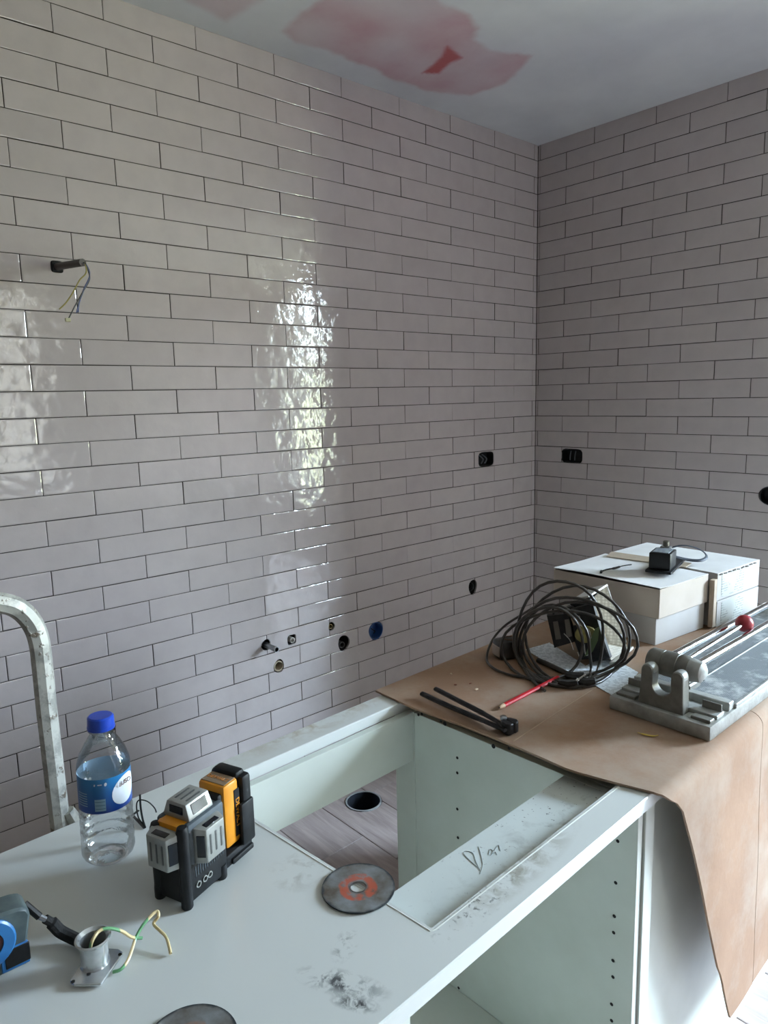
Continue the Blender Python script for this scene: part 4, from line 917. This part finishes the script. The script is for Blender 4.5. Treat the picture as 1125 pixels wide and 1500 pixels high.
# ------------------------------------------------------------------ tile cutter
def cutter_():
    t = ithing('tile_cutter', 'grey manual tile cutter with chrome rails and a red ball handle', 'tile cutter', .255, -.49, ZK+.0004, R(-1.5))
    AL = mat('cast_grey', (176, 178, 174), .5, .25, col2=(142, 142, 136), vscale=30, bump=.0006, bscale=160); DG = mat('dark_casting', (122, 120, 113), .48, .25, col2=(98, 95, 87), vscale=40)
    LEN = .88
    q = MB(); q.box(0, LEN, -.100, .100, .0, .028, .003, None, 2); base = q.build('base', AL, t)
    q = MB(); q.box(.11, LEN-.02, -.094, .094, .028, .034, .001)
    g = N('ribbed_rubber'); ch = g.n('TexChecker'); ch.inputs['Scale'].default_value = 330; g.l(g.tc.outputs['Object'], ch.inputs[0])
    dust = g.ramp(g.noise(16, 6, None, .7), [(.50, 0), (.66, 1)]); c_ = g.mix(g.math('MULTIPLY', ch.outputs['Fac'], .5), lin((128, 134, 136)), lin((86, 92, 96)))
    g.color(g.mix(g.math('MULTIPLY', dust, .7), c_, lin((206, 208, 206)))); g.rough(.6); g.bump(ch.outputs['Fac'], .0008)
    q.build('cutting_bed', g.m, t, smooth=0)
    q = MB(); q.box(.11, LEN-.02, -.0012, .0012, .034, .037, .0005); q.build('breaking_ridge', AL, t, smooth=0)
    q = MB(); q.box(.11, LEN, -.1005, -.0945, .028, .037, .001); q.build('side_rail', AL, t, smooth=0)
    # end casting: plate with U-shaped saddle
    pts = [(.044, .026), (.042, .060), (.041, .092)]+[(.0295+.0115*math.cos(a), .096+.0115*math.sin(a)) for a in [R(x) for x in range(0, 181, 30)]]+[(.018, .080)]
    pts += [(.019*math.cos(a), .072+.019*math.sin(a)) for a in [R(x) for x in range(-10, -171, -20)]]+[(-.018, .080)]
    pts += [(-.0295+.0115*math.cos(a), .096+.0115*math.sin(a)) for a in [R(x) for x in range(0, 181, 30)]]+[(-.042, .060), (-.046, .026)]
    q = MB(); q.prism([(-x, y) for x, y in pts], frame(Vector((.012, 0, 0)), Vector((0, 1, 0)), Vector((0, 0, 1)), Vector((1, 0, 0))), .026, .0015); sad = q.build('saddle', DG, t, smooth=40)
    for y in (-.0295, .0295):
        q = MB(); q.lathe([(.0118, -.004), (.0125, .0), (.0125, .010), (.0118, .014)], 20, frame(Vector((.020, y, .096)), Vector((0, 1, 0)), Vector((0, 0, 1)), Vector((1, 0, 0)))); q.build('saddle_bush', AL, sad)
    for x, z, y0, y1, h in ((.036, .028, -.096, .094, .008),):
        q = MB(); q.box(x, x+.03, y0, y1, z, z+h, .001); q.build('cross_step', AL, base, smooth=0)
    q = MB(); q.box(.088, .108, -.096, .096, .028, .044, .0015); q.build('end_stop', AL, base, smooth=0)
    for y0, y1 in ((-.094, -.058), (.052, .092)):
        q = MB(); q.box(.058, .062, y0, y1, .034, .050, .0008); q.build('stop_plate', DG, base, smooth=0)
        q = MB(); q.box(.012, .03, y0, y1, .028, .034, .001); q.build('foot_step', DG, base, smooth=0)
    # clamp barrel across, with carriage nose
    BM = frame(Vector((.068, .052, .098)), Vector((1, 0, 0)), Vector((0, 0, 1)), Vector((0, -1, 0)))
    q = MB(); q.lathe([(.010, -.004), (.020, 0), (.0245, .006), (.0245, .030), (.0235, .031), (.0235, .032), (.0250, .033), (.0250, .060), (.0238, .061), (.0238, .062), (.0245, .063), (.0245, .076), (.022, .082)], 28, BM); bar = q.build('clamp_barrel', DG, t)
    q = MB(); q.lathe([(.022, .080), (.0225, .086), (.019, .104), (.010, .110), (.0001, .110)], 24, BM); q.build('barrel_cap', AL, bar)
    q = MB(); q.lathe([(.005, .1), (.005, .1075), (.0001, .1075)], 14, BM @ Matrix.Translation((0, -.0105, 0))); q.build('cap_hole_shade', M_DARK, bar)
    for y in (.026, -.030):
        q = MB(); q.tube([(.075, y, .100), (LEN-.03, y, .096)], .0078, 16); q.build('rail', M_CHROME, t)
    # carriage, handle, ball
    q = MB(); q.box(.098, .150, -.016, .012, .036, .052, .003); q.build('breaker_foot', DG, t, smooth=0)
    q = MB(); q.box(.105, .125, -.010, .008, .05, .096, .003); q.build('carriage', AL, t, smooth=0)
    q = MB(); q.tube([(.105, -.004, .100), (.25, -.006, .106), (.365, -.008, .112)], .0052, 12); h = q.build('handle_rod', M_CHROME, t)
    q = MB(); q.lathe([(.0001, -.019)]+[(.019*math.cos(R(x)), .019*math.sin(R(x))) for x in range(-75, 90, 15)]+[(.0001, .019)], 26, Matrix.Translation((.372, -.008, .1125))); q.build('ball_knob', mat('red_knob', (168, 46, 56), .35, col2=(150, 38, 50)), h)
    # far end bracket
    q = MB(); q.box(LEN-.05, LEN-.02, -.045, .045, .028, .11, .004); q.build('end_bracket', AL, t, smooth=0)
cutter_()

# ------------------------------------------------------------------ papers under the coil
for i, (lab, pts) in enumerate((('printed paper sheet under the tile cutter corner and the coil', ((838,985),(906,1024),(935,985),(890,960))), ('crumpled printed sheet under the cable coil', ((770,952),(850,1002),(872,985),(805,942))))):
    g = N('printed_sheet'); sx = g.n('SeparateXYZ'); g.l(g.tc.outputs['Object'], sx.inputs[0]); ro = g.math('FRACT', g.math('MULTIPLY', g.math('ADD', sx.outputs[0], g.math('MULTIPLY', sx.outputs[1], .4)), 120))
    g.color(g.mix(g.math('MULTIPLY', g.math('MULTIPLY', g.math('LESS_THAN', ro, .4), g.math('GREATER_THAN', g.noise(90, 2), .5)), .6), lin((222, 226, 230)), lin((96, 104, 116)))); g.rough(.7)
    a = C(*pts[0], ZK+.001); ps = [C(*p, ZK+.001)-a for p in pts]; b = MB(); b.prism([(p.x, p.y) for p in ps], Matrix.Identity(4), .0006); o = b.build('paper_sheet', g.m, smooth=0); o.location = (a.x, a.y, ZK+.0010+.0008*i); tag(o, lab, 'paper')

# ------------------------------------------------------------------ floodlight and coil of cable
def floodlight():
    c = I(.475, -.262, ZK+.0015); t = thing('floodlight', 'old black floodlight with dimpled silver reflector leaning among the coiled cable', 'lamp', c)
    bl = I(.459, -.284, ZK+.003)-c; br_ = I(.556, -.268, ZK+.003)-c; tl = I(.474, -.222, ZK+.158)-c
    ex = (br_-bl).normalized(); ez = (tl-bl); ez = (ez-ex*ez.dot(ex)).normalized(); ey = ez.cross(ex)      # ey points away from viewer
    M = frame(bl, ex, ey, ez); W_, H_ = .120, .165
    g = N('dimpled_reflector'); vo = g.n('TexVoronoi'); vo.inputs['Scale'].default_value = 130; vo.inputs['Randomness'].default_value = .15; g.l(g.tc.outputs['Object'], vo.inputs['Vector'])
    g.color(g.mix(g.ramp(vo.outputs['Distance'], [(.2, 0), (.6, 1)]), lin((236, 232, 222)), lin((196, 190, 178)))); g.b.inputs['Metallic'].default_value = .15; g.rough(.35); g.bump(vo.outputs['Distance'], .0015)
    q = MB(); q.add([M @ Vector(v) for v in ((.010, .000, .010), (W_, .000, .006), (W_, .000, H_), (.010, .0, H_-.01), (.024, .034, .03), (W_-.012, .034, .03), (W_-.012, .034, H_-.02), (.024, .034, H_-.025))], [[4, 5, 6, 7], [0, 1, 5, 4], [1, 2, 6, 5], [2, 3, 7, 6], [3, 0, 4, 7]]); q.build('reflector', g.m, t, smooth=0)
    BKR = mat('worn_black_metal', (20, 20, 21), .5, .3, col2=(46, 44, 42), vscale=50)
    q = MB(); q.box(-.006, .010, -.006, .046, .018, H_-.004, .002, M); q.build('housing_side', BKR, t, smooth=0)
    q = MB(); q.box(-.018, W_+.004, .037, .060, .028, H_-.01, .003, M); q.build('housing_back', BKR, t, smooth=0)
    q = MB(); q.box(.0, W_+.003, -.003, .040, H_-.002, H_+.003, .001, M); q.build('reflector_rim', mat('pale_rim', (206, 204, 198), .4, .3), t, smooth=0)
    q = MB(); q.box(W_+.0005, W_+.0035, -.002, .038, .020, H_, .0008, M); q.build('reflector_rim', MATS['pale_rim'], t, smooth=0)
    q = MB(); q.box(.0, W_+.003, -.014, .004, .002, .008, .001, M); q.build('reflector_rim', MATS['pale_rim'], t, smooth=0)
    # control gear seen through the coil, facing the viewer
    d = (CAM-c); d.z = 0; d.normalize(); rr = Vector((-d.y, d.x, 0)); rr = rr if rr.dot(CR) > 0 else -rr
    def pl(px, py, back): # point on the plane through the lamp facing the camera
        o_ = c-d*back; r_ = ray(px, py); k = (o_-CAM).dot(d)/r_.dot(d); return CAM+r_*k-c
    def slab_(name, corners, back, th, m_, par=t):
        ps = [pl(x, y, back) for x, y in corners]; q = MB(); vs = ps+[p-d*th for p in ps]; n = len(ps)
        q.add(vs, [list(range(n)), list(range(2*n-1, n-1, -1))]+[[k, (k+1) % n, n+(k+1) % n, n+k] for k in range(n)]); return q.build(name, m_, par, smooth=0)
    gear = slab_('gear_plate', ((836,893),(868,884),(884,940),(890,960),(880,963),(862,962),(850,958),(842,935)), -.030, .012, BKR)
    box = slab_('terminal_box', ((801,902),(832,899),(842,940),(812,949)), -.030, .030, BKR)
    slab_('terminal_cover', ((810,911),(817,910),(822,936),(814,937)), -.0312, .001, mat('worn_grey_metal', (120, 114, 106), .5, .4), box)
    slab_('terminal_cover', ((827,908),(834,907),(838,932),(830,934)), -.0312, .001, MATS['worn_grey_metal'], box)
    slab_('sticker', ((836,905),(849,902),(852,912),(856,920),(846,915),(840,916)), -.0312, .001, mat('torn_sticker', (190, 166, 140), .8), gear)
    slab_('olive_disc', [(858+16*math.cos(a), 930+12*math.sin(a)*1.0) for a in [R(x) for x in range(0, 360, 24)]], -.040, .009, mat('olive_fibre', (150, 140, 84), .8, col2=(116, 110, 66), vscale=60), gear)
    slab_('green_leaf', ((871,922),(878,918),(876,938),(868,955),(856,962),(862,948)), -.043, .002, mat('leaf_green', (104, 122, 84), .7), gear)
    for pts in ([(826,928),(835,938),(840,952)], [(848,915),(862,922),(866,935)], [(856,944),(858,960),(864,957)], [(846,955),(850,965),(853,960)]):
        q = MB(); q.tube(smoothpath([pl(x, y, -.041) for x, y in pts], 4), .0009, 5); q.build('thin_wire', mat('pale_wire', (210, 206, 200), .4), t)
    q = MB(); q.tube(smoothpath([pl(x, y, -.022) for x, y in ((812,906),(810,892),(815,887),(822,892),(827,898))], 5), .0024, 6); q.build('bracket_loop', BKR, t)
    return c, d, rr, pl
FC, FD, FR, FPL = floodlight()
def coil():
    c = FC+FD*.035; c.z = 0
    M_CAB = mat('black_cable', (50, 46, 43), .32, col2=(72, 66, 60), vscale=30)  # brownish sheen of the black cable put into its base colour
    t = thing('cable_coil', 'loose coil of black cable standing in front of the floodlight', 'cable', Vector((c.x, c.y, ZK)))
    o = t.location; zmin = .0042
    def pl(px, py, fwd):
        q_ = FC+FD*fwd; r_ = ray(px, py); k = (q_-CAM).dot(FD)/r_.dot(FD); return CAM+r_*k-o
    loops = [(820, 932, 63, 83, .030, .3), (835, 940, 78, 66, .038, .9), (850, 944, 82, 62, .044, 1.6), (812, 945, 50, 58, .034, 2.1), (846, 932, 76, 72, .026, 2.8), (825, 950, 92, 54, .05, 3.6), (803, 942, 52, 52, .056, 4.2)]
    pts = []; 
    for li, (cx, cy, rx, ry, fw, ph) in enumerate(loops):
        nxt = loops[(li+1) % len(loops)]
        n = 30
        for k in range(n):
            u = k/n; bl = max(0, (u-.7)/.3); bl = bl*bl*(3-2*bl)
            if li == len(loops)-1: bl = 0
            a = R(250)-2*math.pi*u
            X = (cx+rx*math.cos(a)*(1+.03*math.sin(2*a+ph)))*(1-bl)+(nxt[0]+nxt[2]*math.cos(a))*bl
            Y = (cy-ry*math.sin(a)*(1+.03*math.sin(3*a+ph)))*(1-bl)+(nxt[1]-nxt[3]*math.sin(a))*bl
            f_ = .020+fw*(1-bl)+nxt[4]*bl+.012*math.sin(a+ph)
            p = pl(X, Y, f_)
            if p.z < zmin: p = C(X, Y, ZK+zmin)-o if (C(X, Y, ZK+zmin)-o).length < .4 else Vector((p.x, p.y, zmin))
            pts.append(p)
    q = MB(); q.tube(pts, .0035, 8); q.build('coil', M_CAB, t, smooth=60)
    # the low loop resting on the cardboard, out to the plug
    low = [C(x, y, ZK+.004)-o for x, y in ((845,1003),(815,998),(775,993),(745,988),(722,978),(713,965))]+[pl(720, 940, .0), pl(738, 918, -.01), pl(765, 900, -.01), pl(790, 885, .0)]
    q = MB(); q.tube(smoothpath(low, 6), .0030, 8); q.build('low_loop', M_CAB, t, smooth=60)
    q = MB(); q.tube(smoothpath([C(x, y, ZK+.006)-o for x, y in ((788,967),(800,972),(815,979),(838,990),(858,996))], 5), .0062, 8); q.build('flat_lead', M_CAB, t, smooth=60)
    # taped knot low in the coil
    for k, (x, y, r_) in enumerate(((842,992,.011), (858,1000,.010), (832,1002,.009))):
        p = C(x, y, ZK+.010)-o; q = MB(); q.tube([p+FR*-.02+Vector((0, 0, .004)), p+Vector((0, 0, .001)), p+FR*.02+Vector((0, 0, .006))], [r_*.7, r_, r_*.7], 8); q.build('tape_wrap', mat('black_tape', (24, 24, 25), .45, col2=(50, 48, 46), vscale=90), t, smooth=40)
    q = MB(); p = C(846, 996, ZK+.026)-o; q.tube([p, p+FR*.016+Vector((0, 0, .014))], .0016, 6); q.build('bare_end', mat('pale_wire2', (206, 202, 194), .4), t)
    q = MB(); p = C(846, 996, ZK+.026)-o; q.lathe([(.0001, -.004), (.004, 0), (.0001, .004)], 8, Matrix.Translation(p)); q.build('solder_tip', MATS['pale_wire2'], t)
coil()
def adaptor():
    a = C(744, 962, ZK+.001); t = thing('plug_adaptor', 'worn black plug adaptor with a pale end lying beside the cable coil', 'adaptor', Vector((a.x, a.y, ZK+.0006)), YAW-R(70))
    BK = mat('worn_black', (26, 25, 25), .4, col2=(58, 52, 46), vscale=70)
    q = MB(); q.box(-.032, .034, -.022, .024, .0, .046, .009, None, 2); q.build('body', BK, t)
    q = MB(); q.box(-.0335, -.030, -.016, .018, .008, .034, .002); q.build('pale_end', mat('pale_end', (170, 156, 144), .6), t, smooth=0)
    q = MB(); q.lathe([(.015, .044), (.015, .0475), (.0125, .0475), (.0125, .045), (.0001, .045)], 24, Matrix.Translation((.004, 0, 0))); q.build('socket_ring', mat('brown_ring', (104, 70, 44), .5), t)
adaptor()
